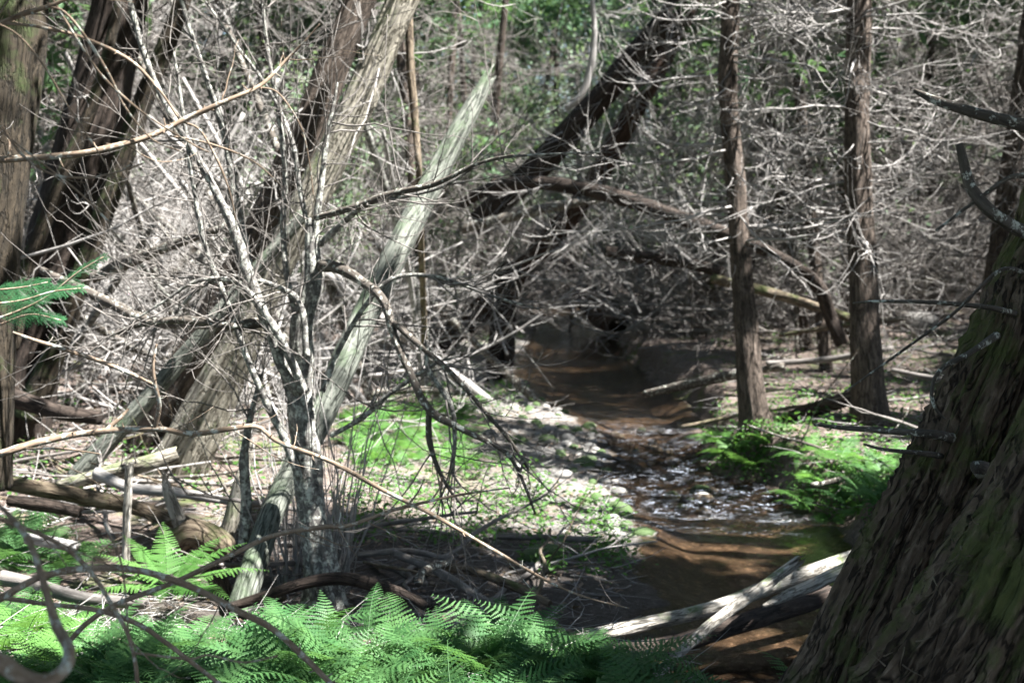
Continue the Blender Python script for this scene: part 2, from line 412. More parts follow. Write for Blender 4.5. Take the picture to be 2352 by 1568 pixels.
# ------------------------------------------------------------------ ground and stream
WZ = -0.55
Lpx = [(1245,725),(1215,780),(1180,830),(1195,880),(1262,930),(1372,1000),(1402,1100),(1437,1200),(1470,1300),(1500,1385),(1410,1425),(1335,1475)]
Rpx = [(1990,1280),(1960,1230),(1830,1160),(1750,1110),(1645,1090),(1622,1020),(1608,960),(1560,905),(1480,870),(1440,830),(1430,780),(1400,730)]
Lw = [(-11, 39.5), (-3, 36.5)] + [tuple(PZ(u, v, WZ)[:2]) for u, v in Lpx] + [(0.55, 5.7), (0.62, 5.2), (0.78, 4.75), (1.1, 4.5), (1.7, 4.4), (3, 4.3), (7, 4.0)]
Rw = [(7, 7.6), (4, 7.9)] + [tuple(PZ(u, v, WZ)[:2]) for u, v in Rpx] + [(2.2, 35.5), (-2, 40), (-11, 43)]
POLY = np.array(Lw + Rw); NL = len(Lw)

def sdist(x, y):
    shp = np.shape(x); p = np.stack([np.ravel(x), np.ravel(y)], -1)
    best = np.full(len(p), 1e9); side = np.zeros(len(p)); ins = np.zeros(len(p), bool)
    n = len(POLY)
    for i in range(n):
        a, b = POLY[i], POLY[(i + 1) % n]; ab = b - a
        t = np.clip(((p - a) @ ab) / (ab @ ab), 0, 1)
        d = np.linalg.norm(p - (a + t[:, None] * ab), axis=1)
        m = d < best; best[m] = d[m]; side[m] = 0 if i < NL else 1
        c = ((a[1] > p[:, 1]) != (b[1] > p[:, 1]))
        with np.errstate(divide='ignore', invalid='ignore'):
            xi = a[0] + (p[:, 1] - a[1]) / (ab[1] if ab[1] else 1e-9) * ab[0]
        ins ^= c & (p[:, 0] < xi)
    return np.where(ins, -best, best).reshape(shp), side.reshape(shp)

def height(x, y, full=False):
    x = np.asarray(x, float); y = np.asarray(y, float)
    d, side = sdist(x, y)
    p2 = np.stack([x, y, x * 0], -1)
    d = d + 0.16 * fbm(p2 * 1.5, 41, 2) + 0.05 * noise(p2 * 6.5, 43)
    wob = 0.10 * fbm(p2 * 2.1, 5, 2)
    dd = d + wob * smooth(0, 0.3, d)
    left = WZ + 0.11 * np.clip(dd, 0, 1.9) + 0.05 * np.clip(dd - 1.9, 0, 4) + 0.0
    right = WZ + 0.36 * smooth(0.0, 0.3, dd) + 0.035 * np.clip(dd, 0, 4)
    z = np.where(side > 0.5, right, left)
    nb = smooth(6.1, 4.9, y + 0.25 * noise(p2 * 0.8, 3)) * smooth(0.0, 0.45, d)
    z = z * (1 - nb) + (0.0 + 0.05 * fbm(p2 * 1.2, 8)) * nb
    z = z + smooth(8, 16, y) * np.clip(-x - 1.8, 0, 14) * 0.06 * smooth(0, 3, d)
    z = z + np.clip(y - 16, 0, 60) * 0.022 * smooth(0.5, 4, d)
    z = z + np.clip(np.abs(x) - 5, 0, 30) * 0.02
    z = z + 1.5 * np.exp(-((x - 3.0)**2 / 14 + (y - 41)**2 / 14)) * smooth(0.2, 2.5, d)
    z = np.where(d < 0, WZ - 0.13 * smooth(0, 0.5, -d) + 0.03 * fbm(p2 * 3, 2) * smooth(0, .3, -d), z)
    rough = (0.035 * fbm(p2 * 2.5, 12) + 0.018 * fbm(p2 * 9, 21, 2)) * smooth(0.05, 0.6, d) + 0.10 * fbm(p2 * .45, 31) * smooth(1, 5, d)
    z = z + rough
    if full:
        global MUD
        MUD = smooth(5.6, 6.3, y) * smooth(9.2, 8.0, y + .3 * noise(p2, 7)) * smooth(-2.6, -1.6, x) * (side < .5)
        g = smooth(2.6, 0.6, d + 0.5 * noise(p2 * 1.1, 6)) * (side < 0.5) * smooth(5.6, 6.6, y)
        return z, g, smooth(0.06, -0.06, d)
    return z

def hz(x, y): return float(height(np.array([x]), np.array([y]))[0])
def on(x, y, dz=0): return np.array([x, y, hz(x, y) + dz])
def G(u, v):
    ds = np.concatenate([np.arange(2.5, 20, 0.1), np.arange(20, 70, 0.5)])
    r = FWD + RT * (u - CX) / FPX + UP * (CY - v) / FPX
    p = CAM + ds[:, None] * r; h = height(p[:, 0], p[:, 1])
    k = np.argmax(p[:, 2] < h)
    if p[k, 2] >= h[k]: k = len(ds) - 1
    return p[k]

ys = np.concatenate([np.arange(-6, 3, 0.3), np.arange(3, 15, 0.055), np.arange(15, 42, 0.22), np.arange(42, 170, 3.0)])
xs = np.concatenate([-np.arange(26, 130, 4.0)[::-1], -np.arange(5.5, 26, 0.26)[::-1], np.arange(-5.44, 5.5, 0.055), np.arange(5.5, 26, 0.26), np.arange(26, 130, 4.0)])
X, Y = np.meshgrid(xs, ys)
Z, GR, BED = height(X, Y, True)
gm = MB(); ny, nx = X.shape; idx = np.arange(nx * ny).reshape(ny, nx)
gm.add(np.stack([X, Y, Z], -1), np.stack([idx[:-1, :-1], idx[:-1, 1:], idx[1:, 1:], idx[1:, :-1]], -1).reshape(-1, 4))
ground = kind(gm.build('ground', M['ground'], attrs={'grav': GR.ravel(), 'bed': BED.ravel(), 'mud': MUD.ravel()}), 'structure')

wx = np.arange(-11, 7.5, 0.045); wy = np.concatenate([np.arange(4, 15, 0.045), np.arange(15, 46, 0.3)])
X, Y = np.meshgrid(wx, wy); p2 = np.stack([X, Y, X * 0], -1)
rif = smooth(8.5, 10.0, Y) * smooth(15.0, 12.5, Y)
Zw = WZ + rif * (0.045 * fbm(p2 * np.array([3.6, 4.4, 1]), 3, 3) + 0.012 * noise(p2 * 11, 4)) + 0.004 * noise(p2 * 3, 8) * (1 - rif)
wm = MB(); ny, nx = X.shape; idx = np.arange(nx * ny).reshape(ny, nx)
q = np.stack([idx[:-1, :-1], idx[:-1, 1:], idx[1:, 1:], idx[1:, :-1]], -1).reshape(-1, 4)
dw, _ = sdist(X, Y); ok = (dw.ravel() < 0.5)
q = q[ok[q].any(axis=1)]
used = np.unique(q); remap = np.zeros(nx * ny, np.int64); remap[used] = np.arange(len(used))
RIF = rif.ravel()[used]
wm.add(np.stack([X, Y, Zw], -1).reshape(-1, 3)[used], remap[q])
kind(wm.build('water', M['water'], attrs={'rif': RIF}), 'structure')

# ------------------------------------------------------------------ places the sun reaches (gaps in the canopy)
LIT = []
def lit(u, v, r, d=None):
    p = P(u, v, d) if d else G(u, v)
    LIT.append((p, r))
for a in [(930,980,.9),(820,950,.7),(1010,1040,.5),(1150,930,.9),(1240,965,.7),(1330,1040,.6),(1300,1120,.4),(1900,850,1.3),(2060,800,1.3),(2110,745,1.0),
          (1830,930,.5),(2120,900,.9),(1950,1020,.5),(1900,1110,.5),(1520,1060,.8),(1560,1110,.5),(1440,960,.4),(1780,1150,.4),(100,1330,.6),(130,1490,.55),
          (60,1430,.4),(300,720,1.6),(200,880,1.0),(520,1470,.3),
          (250,1140,.5),(480,1120,.4),(1950,760,1.2),(2200,800,1.2),(2250,720,1.5),(1850,1000,.6),(2000,1120,.6),(1700,1000,.4),(1480,1120,.4),(1480,690,.8),(1700,1050,.4),(640,1490,.4),(760,1480,.25),(1050,1540,.35),(1300,1540,.3),(420,1500,.3),(300,1450,.3),(560,1550,.3),(900,1525,.3),(1200,1540,.3),(760,1560,.3),(1350,1320,.22),(1110,1270,.2),(950,1300,.15),(880,1180,.22),(1300,1230,.35),(1190,1330,.3),(1010,1220,.3),(1650,1270,.3)]: lit(a[0], a[1], a[2])
for a in [(700,560,6.7,.35),(715,640,6.7,.4),(690,760,6.8,.3),(890,110,9.8,.55),(830,250,9.6,.4),(760,380,9.5,.35),(640,430,10,.5),(690,350,10,.4),(1700,1385,6.6,.25),(1620,1440,6.3,.2),
          (1880,1330,7,.4),(1480,1435,6.3,.3),(380,1250,6.4,.5),(620,1150,6.6,.3),(2250,350,16,2.2),(2150,180,18,2),(1850,500,15,1.5),(2150,500,14,1.3),(1350,60,14,1.4),
          (450,300,20,3),(1000,400,26,4),(600,150,20,3),(1250,250,28,3),(250,400,18,2),(500,650,18,2),(1500,350,14,.8),(1800,250,14,1.5),(1650,300,20,2),(2300,620,20,2),(2080,330,13,1.3),(2200,600,12.5,1.3),(1800,420,12.5,.8),(2250,120,14,1.5),(1650,150,18,1.6),(1450,480,15,.6),(1250,150,22,2),(1100,330,22,2),(900,500,22,2),(800,650,20,1.5),(300,150,16,1.5),(120,500,18,2),(380,480,16,1.5),(700,200,18,2),(2000,60,13,1.2),(1880,650,13,.8),(2120,480,17,1.6),(1560,120,22,2.5),(1900,180,24,2.5),(560,480,6.5,.35),(420,250,6.5,.3),(900,450,6.4,.3),(640,850,6.6,.3),
          (300,1000,3.6,.3),(600,1000,3.6,.2),(1000,1150,3.4,.2),(100,1030,3.6,.25),(350,340,3.2,.2),(200,60,3.2,.3),(530,600,7,.3),(100,670,3.6,.32),(980,440,8.1,.4),(900,600,7.9,.35),(800,820,7.5,.35),(1060,300,8.3,.35),(300,1540,4.0,.3),(500,1560,4.0,.22),(700,1530,4.1,.25),(880,1560,4.0,.2),(1050,1520,4.2,.25),(1250,1550,4.1,.2)]:
    lit(a[0], a[1], a[3] * (.6 if a[2] > 12 else 1), a[2])
LP = np.array([p for p, _ in LIT]); LR = np.array([r for _, r in LIT])
KEY = [(p, r) for p, r in LIT[:40]]
def in_lane(x, y, top, wid):
    n = 0
    for c, r in KEY:
        for hh in np.arange(.3, top, .5):
            q_ = c + SUN * (hh / SUN[2])
            if (q_[0] - x)**2 + (q_[1] - y)**2 < (wid + r * .3)**2: n += 1; break
    return n
def carve(p, soft=0.25):
    """True where a leaf clump may stay (not in the way of a sun patch)"""
    keep = np.ones(len(p), bool)
    jit = RNG.uniform(1 - soft, 1 + soft, len(p))
    for c, r in zip(LP, LR):
        dlt = p - c; t = dlt @ SUN
        dist = np.linalg.norm(dlt - t[:, None] * SUN, axis=1)
        keep &= ~((t > 1.0) & (dist < r * jit))
    d, _ = sdist(p[:, 0], p[:, 1])
    keep &= ~((d < np.where((p[:, 1] > 8.5) & (p[:, 1] < 14), 2.2, 1.1) * jit) & (p[:, 1] > 7) & (p[:, 1] < 14.5))      # the open strip of sky over the stream
    return keep

# ------------------------------------------------------------------ branches, leaves
def curl_twigs(mb, base, dirs, length, rad0, n=6, k=3, droop=0.15, curl=0.35, wig=0.08, rng=RNG):
    """batch of curved twigs; base (m,3), dirs (m,3), length (m,), rad0 (m,)"""
    m = len(base); t = np.linspace(0, 1, n)[None, :, None]
    side = norm(np.cross(dirs, rng.normal(size=(m, 3))))
    bend = rng.normal(0, curl, (m, 1, 1))
    dr = droop * rng.uniform(0.2, 1.4, (m, 1, 1)); up = curl * rng.uniform(-0.2, 1.3, (m, 1, 1))
    L = length[:, None, None]
    pts = base[:, None] + dirs[:, None] * L * t + side[:, None] * L * bend * t**2
    pts[:, :, 2:3] += L * (-dr * t + up * t**3)
    pts += np.cumsum(rng.normal(0, 1, (m, n, 3)), axis=1) * wig * L / n * (t > 0)
    mb.tubes(pts, rad0[:, None] * (1 - 0.72 * t[:, :, 0]), k)
    return pts

def dead_branches(mb, rng, base_fn, z0, z1, n, L, sub=9, r0=0.011, az=None, k1=4):
    z = rng.uniform(z0, z1, n); a = rng.uniform(0, 2 * math.pi, n) if az is None else rng.uniform(az[0], az[1], n)
    l = L * rng.uniform(0.35, 1.1, n)
    d = np.stack([np.cos(a), np.sin(a), rng.normal(0.0, 0.22, n)], -1)
    b = base_fn(z)
    pts = curl_twigs(mb, b, norm(d), l, r0 * rng.uniform(0.7, 1.5, n) * (0.5 + 0.5 * l / L), 8, k1, 0.2, 0.3, 0.10, rng)
    ii = rng.integers(0, n, n * sub); jj = rng.integers(2, 8, n * sub)
    tb = pts[ii, jj]; tn = norm(pts[ii, jj] - pts[ii, jj - 1])
    dirs = norm(tn * 0.7 + rng.normal(0, 0.6, tn.shape))
    tl = l[ii] * rng.uniform(0.12, 0.5, len(ii))
    p2 = curl_twigs(mb, tb, dirs, tl, r0 * 0.5 * rng.uniform(0.7, 1.3, len(ii)), 6, 3, 0.2, 0.55, 0.16, rng)
    m3 = n * sub
    i3 = rng.integers(0, len(ii), m3); j3 = rng.integers(2, 6, m3)
    tn = norm(p2[i3, j3] - p2[i3, j3 - 1])
    curl_twigs(mb, p2[i3, j3], norm(tn * 0.6 + rng.normal(0, 0.6, tn.shape)), tl[i3] * rng.uniform(0.25, 0.6, m3), np.full(m3, r0 * 0.33), 5, 3, 0.15, 0.6, 0.16, rng)
    return pts

def sprays(c, size, rng, blades=4, flat=0.5):
    """fans of narrow blades at centres c -> verts (m*blades*4), quads"""
    m = len(c)
    ax = norm(rng.normal(size=(m, 3)) * np.array([1, 1, flat]))
    sd = norm(np.cross(ax, norm(rng.normal(size=(m, 3)) * np.array([.6, .6, 1]))))
    out = []
    for j in range(blades):
        th = (j - (blades - 1) / 2) * 0.55 + rng.normal(0, 0.12, m)
        d = ax * np.cos(th)[:, None] + sd * np.sin(th)[:, None] + rng.normal(0, .12, (m, 3))
        pz = norm(np.cross(d, np.cross(ax, sd)))
        l = size * rng.uniform(0.6, 1.1, m); wd = l * rng.uniform(0.10, 0.2, m)
        b = c + d * (l * 0.1)[:, None]
        mid = c + d * (l * 0.55)[:, None]; tip = c + d * l[:, None] - np.array([0, 0, 1]) * (l * .12)[:, None]
        out.append(np.stack([b, mid + pz * wd[:, None], tip, mid - pz * wd[:, None]], 1))
    v = np.stack(out, 1).reshape(-1, 3)
    return v, np.arange(len(v)).reshape(-1, 4)

def leaves(c, size, rng, tilt=0.6):
    m = len(c)
    nrm = norm(rng.normal(size=(m, 3)) * np.array([tilt, tilt, 0.3]) + np.array([0, 0, 1.0]))
    a = norm(np.cross(nrm, rng.normal(size=(m, 3)))); b = np.cross(nrm, a)
    l = size * rng.uniform(0.6, 1.3, m)[:, None]
    v = np.stack([c - a * l * .5, c + b * l * .3 + nrm * l * .05, c + a * l * .5, c - b * l * .3 + nrm * l * .05], 1).reshape(-1, 3)
    return v, np.arange(len(v)).reshape(-1, 4)

def crown_points(rng, H, z0, n, Rmax, clumps=26):
    """points of foliage clumps spread through a ragged narrow crown"""
    cz = rng.uniform(z0, H, clumps); rel = (cz - z0) / (H - z0)
    rr = Rmax * (1.05 - rel) * np.sqrt(rng.uniform(0.1, 1, clumps)); a = rng.uniform(0, 6.283, clumps)
    cc = np.stack([rr * np.cos(a), rr * np.sin(a), cz], -1)
    i = rng.integers(0, clumps, n)
    return cc[i] + rng.normal(0, 1, (n, 3)) * np.array([0.45, 0.45, 0.22]) * (Rmax / 1.6)

# ------------------------------------------------------------------ thicket trees: templates, then individuals
TEMPL = []
for s in range(8):
    rng = np.random.default_rng(100 + s)
    H = rng.uniform(9, 13); r = [0.06, 0.075, 0.09, 0.11, 0.13, 0.085, 0.10, 0.07][s]
    lx, ly = rng.normal(0, 0.06, 2)
    ctrl = [(0, 0, -0.3, r * 1.35), (0.0, 0, 0.15, r * 1.12), (lx * 2, ly * 2, 2, r), (lx * 5 + .06, ly * 5, 5, r * 0.8), (lx * 8, ly * 8, 8, r * .55), (lx * H, ly * H, H, r * 0.15)]
    tm = MB(); trunk(tm, ctrl, 50, 12, 0.10, 2.5, s)
    cc = resample(ctrl, 100)
    fn = lambda z, cc=cc: np.stack([np.interp(z, cc[:, 2], cc[:, i]) for i in range(3)], -1)
    bm_ = MB(); dead_branches(bm_, rng, fn, 0.3, 5.8, 110, 1.7, 10, 0.012)
    cpts = crown_points(rng, H, [4.8, 4.8, 4.6, 4.8, 3.6, 2.6, 2.2, 3.0][s], 800 + 120 * max(0, s - 3), 1.5)
    cmb = MB(); cmb.add(*sprays(cpts, 0.24, rng, 4))
    TEMPL.append((tm.mesh('trunk', M['cedar'], True), bm_.mesh('dead_branches', M['twig'] if s in (1, 5, 6) else M['twig_mid']), cmb.mesh('crown', M['cedar_leaf'], False), cpts))

def link(name, data, parent=None, loc=None, rot=None, sc=None):
    o = bpy.data.objects.new(name, data); COL.objects.link(o)
    if parent is not None: o.parent = parent
    if loc is not None: o.location = loc
    if rot is not None: o.rotation_euler = rot
    if sc is not None: o.scale = (sc, sc, sc)
    return o

def place_tree(i, x, y, rz, sc, label, group, lean=(0, 0), unique=False):
    tm, bm_, cm, cpts = TEMPL[i % 8]
    t = empty('thicket_cedar', (x, y, hz(x, y)), label, 'tree', group)
    t.rotation_euler = (lean[0], lean[1], rz); t.scale = (sc, sc, sc)
    link('trunk', tm, t); link('dead_branches', bm_, t)
    if unique:
        c, s = math.cos(rz), math.sin(rz)
        wp = cpts * sc; wp = np.stack([wp[:, 0] * c - wp[:, 1] * s + x, wp[:, 0] * s + wp[:, 1] * c + y, wp[:, 2] + t.location[2]], -1)
        k = carve(wp)
        if k.sum() > 20:
            mb = MB(); mb.add(*sprays(cpts[k], 0.24, np.random.default_rng(i), 4)); mb.build('crown', M['cedar_leaf'], t, False)
    else: link('crown', cm, t)
    return t

GRP = {'l': ('dead-limbed cedars of the left thicket', 'slender cedar bristling with dead limbs in the thicket left of the stream'),
       'c': ('dead-limbed cedars behind the stream bend', 'slender cedar bristling with dead limbs beyond the far bend of the stream'),
       'r': ('dead-limbed cedars of the right thicket', 'slender cedar bristling with pale curled dead limbs in the right thicket')}
rng = np.random.default_rng(5)
spots = []
tries = 0
while len(spots) < 235 and tries < 20000:
    tries += 1
    y = 12.0 + 34 * rng.uniform() ** 1.25; xm = y * 0.46 + 2.5
    x = rng.uniform(-xm, xm)
    d, _ = sdist(np.array([x]), np.array([y]))
    if d[0] < (0.9 if y > 18 else (1.3 if x > 0.5 else 1.9)): continue
    if y < 20.5 and -5.5 < x < 1.5: continue
    if y < 15 and abs(x - y * 0.24) < 1.6: continue
    if in_lane(x, y, 5.5, .75) and rng.uniform() < .75: continue
    if any((x - a)**2 + (y - b)**2 < (0.7 if y < 25 else 0.85)**2 for a, b in spots): continue
    spots.append((x, y))
for i, (x, y) in enumerate(spots):
    g = GRP['l' if x < -0.09 * y else ('c' if x < 0.16 * y else 'r')]
    place_tree(i, x, y, rng.uniform(0, 6.28), rng.uniform(0.85, 1.25), g[1], g[0], (rng.normal(0, .05), rng.normal(0, .05)), y < 27)

# unseen cedars added to shade the place from beside and behind the view
CAN = [(5.6, 6.2), (7.5, 9.5), (8.8, 12.5), (9.8, 6.5), (11.5, 10.0), (12.5, 14.5), (7.0, 3.2), (10.5, 3.0), (14.5, 6.5), (15.5, 11.5), (4.2, 2.2), (5.0, 0.0), (5.2, 8.3), (6.2, 7.6), (13.5, 18), (10.8, 16.5), (2.5, -4.5), (-3.5, -4), (7, -4), (9.5, -0.5), (-7.5, -1), (-8, 3.5), (-8.5, 11), (0.2, -7), (4.5, -8), (-1.5, 1.0), (-4.6, 5.5), (-5.4, 8.6), (-3.4, 2.2), (0.5, -2.2), (17.5, 15.5), (16.5, 20)]
for i, (x, y) in enumerate(CAN):
    rng2 = np.random.default_rng(300 + i); H = rng2.uniform(11, 14); r = 0.16
    t = empty('shade_cedar', (x, y, hz(x, y)), 'tall unseen cedar added to shade the view', 'tree', 'unseen cedars added for shade')
    ctrl = [(0, 0, -0.3, r * 1.3), (0, 0, 3, r), (0.2, 0, 7, r * .7), (0.2, 0.1, H, r * 0.15)]
    tm = MB(); trunk(tm, ctrl, 40, 14, 0.1, 2.5, i); tm.build('trunk', M['cedar'], t)
    cp_ = crown_points(rng2, H, 5.2, 2600, 2.7, 46)
    k = carve(cp_ + np.array(t.location))
    mb = MB(); mb.add(*sprays(cp_[k], 0.34, rng2, 4)); mb.build('crown', M['canopy'], t, False)

# far wood, one mass
rng = np.random.default_rng(77)
fw = MB(); m = 130
y = rng.uniform(46, 80, m); x = rng.uniform(-1, 1, m) * (y * 0.5 + 4); z = height(x, y)
n = 8; tt = np.linspace(0, 1, n)[None, :, None]
H = rng.uniform(11, 19, m)
pts = np.stack([x, y, z - .2], -1)[:, None] + tt * np.stack([rng.normal(0, .8, m), rng.normal(0, .5, m), H], -1)[:, None]
fw.tubes(pts, rng.uniform(0.08, 0.22, m)[:, None] * (1 - 0.8 * tt[:, :, 0]), 7)
i = rng.integers(0, m, 5000)
b = pts[i, 0] + (pts[i, -1] - pts[i, 0]) * rng.uniform(0.03, 0.9, len(i))[:, None]
curl_twigs(fw, b, norm(rng.normal(size=(len(i), 3)) * np.array([1, 1, .3])), rng.uniform(0.8, 2.4, len(i)), rng.uniform(0.008, 0.02, len(i)), 6, 3)
far = kind(fw.build('far_wood', M['twig']), 'stuff')
fl = MB(); i = rng.integers(0, m, 16000)
c = pts[i, 0] + (pts[i, -1] - pts[i, 0]) * rng.uniform(0.1, 1.0, len(i))[:, None] + rng.normal(0, 1.2, (len(i), 3)) * np.array([1, 1, .7])
fl.add(*sprays(c, 0.55, rng, 4)); kind(fl.build('far_foliage', M['leaf'], None, False), 'stuff')

# brush: heaps of dead tops and limbs
BR = []
for s_ in range(5):
    rng = np.random.default_rng(700 + s_); mb = MB(); n = 46
    b = np.stack([rng.normal(0, .8, n), rng.normal(0, .8, n), rng.uniform(0, .9, n)], -1)
    a = rng.uniform(0, 6.28, n)
    l = rng.uniform(.8, 2.6, n)
    pts = curl_twigs(mb, b, norm(np.stack([np.cos(a), np.sin(a), rng.normal(.35, .45, n)], -1)), l, rng.uniform(.008, .022, n), 9, 5, .12, .2, .08, rng)
    m = n * 11; ii = rng.integers(0, n, m); jj = rng.integers(2, 9, m); tn = norm(pts[ii, jj] - pts[ii, jj - 1])
    p2 = curl_twigs(mb, pts[ii, jj], norm(tn * .6 + rng.normal(0, .6, tn.shape)), l[ii] * rng.uniform(.15, .5, m), np.full(m, .006), 6, 3, .15, .5, .14, rng)
    m3 = m; i3 = rng.integers(0, m, m3)
    curl_twigs(mb, p2[i3, 3], norm(rng.normal(size=(m3, 3))), rng.uniform(.1, .4, m3), np.full(m3, .004), 5, 3, .15, .5, .14, rng)
    BR.append(mb.mesh('dead_brush', [M['twig'], M['twig_mid'], M['twig_dark']][s_ % 3]))
rng = np.random.default_rng(71); k = 0; tries = 0
while k < 84 and tries < 6000:
    tries += 1
    y = 11.5 + 24 * rng.uniform(); x = rng.uniform(-1, 1) * (y * .44 + 1) if k < 60 else -rng.uniform(.12, .46) * y
    d, _ = sdist(np.array([x]), np.array([y]))
    if d[0] < (.3 if y > 19 else 1.5) or (y < 21.5 and -2.6 < x < 1.2) or (y < 15.5 and x > 0): continue
    if in_lane(x, y, 1.6, .9): continue
    o = link('dead_brush', BR[k % 5], None, (x, y, hz(x, y) - .05), (rng.normal(0, .1), rng.normal(0, .1), rng.uniform(0, 6.28)), rng.uniform(.8, 1.4)); k += 1
    if x < -.09 * y: tag(o, 'heap of tangled dead limbs on the litter left of the stream', 'brush heap', 'brush heaps of the left thicket')
    else: tag(o, 'heap of tangled dead limbs crowding the far stream banks', 'brush heap', 'brush heaps of the far banks')

# understory saplings with pale leaves
SAP = []
for s in range(4):
    rng = np.random.default_rng(500 + s)
    st = MB(); ctrl = [(0, 0, -.1, .03), (.1, 0, 1.5, .022), (.2, .1, 3.2, .012), (.2, .2, 4.6, .004)]
    trunk(st, ctrl, 30, 7, .05, 2, s)
    bp_ = curl_twigs(st, np.stack([rng.normal(.12, .03, 40), rng.normal(0, .03, 40), rng.uniform(.8, 4.4, 40)], -1), norm(np.stack([rng.normal(size=40), rng.normal(size=40), rng.uniform(0, .5, 40)], -1)), rng.uniform(.5, 1.5, 40), np.full(40, .007), 8, 3, 0, .25)
    i = rng.integers(0, 40, 2200); j = rng.integers(2, 8, 2200)
    lv = MB(); lv.add(*leaves(bp_[i, j] + rng.normal(0, .13, (2200, 3)), 0.075, rng))
    SAP.append((st.mesh('stem', M['twig_dark']), lv.mesh('foliage', M['leaf'], False)))
rng = np.random.default_rng(9)
k = 0
rs = np.random.default_rng(91)
MORE = [(rs.uniform(0, 1950), 300, rs.uniform(17, 34), rs.uniform(.7, 1.25)) for _ in range(46)]
MORE = [m_ for m_ in MORE if sdist(np.array([P(m_[0], 300, m_[2])[0]]), np.array([P(m_[0], 300, m_[2])[1]]))[0][0] > .6]
for (u, v, d, sc) in MORE + [(1000, 260, 27, 1.25), (1130, 200, 30, 1.35), (1220, 330, 29, 1.2), (1310, 300, 27, 1.2), (900, 330, 31, 1.2), (1050, 420, 34, 1.2), (560, 300, 28, 1.2), (420, 200, 30, 1.4), (660, 260, 33, 1.3), (300, 330, 27, 1.1),
                      (1500, 150, 26, 1.5), (1800, 200, 24, 1.4), (1880, 350, 22, 1.1), (1420, 330, 31, 1.3), (1780, 450, 23, 1.0), (180, 250, 26, 1.2), (760, 420, 29, 1.1), (500, 450, 25, 1.0), (120, 420, 28, 1.2), (1600, 60, 24, 1.6)]:
    p = P(u, v, d); x, y = p[0], p[1]
    lab = 'leafy sapling catching light deep in the thicket left of the stream' if u < 800 else ('leafy sapling catching light beyond the snapped leaning trunk' if u < 1350 else 'leafy sapling in shade behind the two right cedars')
    t = empty('leafy_sapling', (x, y, hz(x, y)), lab, 'sapling', lab.replace('leafy sapling', 'saplings'))
    t.scale = (sc,) * 3; t.rotation_euler = (0, 0, rng.uniform(0, 6.28))
    link('stem', SAP[k % 4][0], t); link('foliage', SAP[k % 4][1], t); k += 1

# ------------------------------------------------------------------ the two straight cedars by the stream
def straight_cedar(rows, label, seed, flare, az):
    c = pxc(rows); base = G(rows[-1][0], rows[-1][1])
    t = empty('straight_cedar', tuple(base), label, 'tree')
    off = base.copy()
    cl = c.copy(); cl[:, :3] -= off; cl = cl[::-1]
    tm = MB(); trunk(tm, cl, 150, 40, 0.11, 3.6, seed, 0.07)
    # knots and branch stubs
    tm.build('trunk', M['cedar'], t)
    rg = np.random.default_rng(seed)
    rt = MB()
    for a in flare:
        d = np.array([math.cos(a), math.sin(a), 0]); r0 = cl[0, 3]
        trunk(rt, [(*(d * r0 * .05 + [0, 0, .75]), r0 * .2), (*(d * r0 * .35 + [0, 0, .42]), r0 * .34), (*(d * r0 * .8 + [0, 0, .16]), r0 * .42), (*(d * r0 * 1.35 + [0, 0, .0]), r0 * .42), (*(d * r0 * 2.2 + [0, 0, -.12]), r0 * .25)], 18, 14, .2, 2, seed + 3)
    if flare: rt.build('root_flare', M['log_moss'], t)
    zz = cl[:, 2]
    fn = lambda z: np.stack([np.interp(z, zz, cl[:, i]) for i in range(3)], -1)
    bm_ = MB(); dead_branches(bm_, rg, fn, 1.7, 4.9, 90, 1.6, 9, 0.010)
    bm_.build('dead_branches', M['twig'], t)
    return t
straight_cedar([(1690,-1100,20,12.4),(1684,-400,30,12),(1680,-20,38,11.8),(1672,200,42,11.7),(1692,450,44,11.6),(1710,700,50,11.5),(1722,860,58,11.4),(1732,950,68,11.4),(1738,995,88,11.4),(1740,1030,120,11.4)],
               'straight brown cedar at the stream edge with ferns at its foot', 41, (), None)
straight_cedar([(1960,-1100,30,12.4),(1968,-400,46,12),(1974,-20,52,11.9),(1968,300,57,11.7),(1980,600,60,11.6),(1988,800,66,11.5),(1995,920,80,11.5),(2002,990,104,11.5),(2004,1025,140,11.5)],
               'thicker straight cedar farther right on the bank beside the leaning cedar', 42, (), None)

# ------------------------------------------------------------------ the big leaning cedar at right
base = P(2100, 1720, 3.9)
t = empty('leaning_cedar', tuple(base), 'massive mossy cedar with two fused trunks leaning across the lower right corner', 'tree')
def rel(c, b): c = c.copy(); c[:, :3] -= b; return c
tm = MB(); trunk(tm, rel(pxc([(1790,1880,330,4.2),(1920,1640,265,4.2),(1996,1480,240,4.25),(2085,1300,235,4.3),(2185,1120,225,4.35),(2270,950,225,4.4),(2345,780,215,4.45),(2400,640,205,4.5),(2455,480,190,4.5),(2540,100,170,4.6)]), base), 320, 180, 0.17, 9.5, 61, 0.09, 0.3, 0, 0.35); tm.build('trunk', M['cedar_moss'], t)
tm = MB(); trunk(tm, rel(pxc([(2120,1950,640,3.5),(2220,1700,520,3.5),(2330,1480,450,3.5),(2440,1260,400,3.55),(2530,1060,370,3.6),(2600,850,350,3.6),(2700,500,330,3.6)]), base), 320, 220, 0.17, 12.0, 62, 0.08, 0.3, 0, 0.3); tm.build('trunk', M['cedar_moss'], t)
def limb(rows, seed, mat, n=40, k=9):
    mb = MB(); trunk(mb, rel(pxc(rows), base), n, k, 0.14, 2, seed, 0.12); return mb
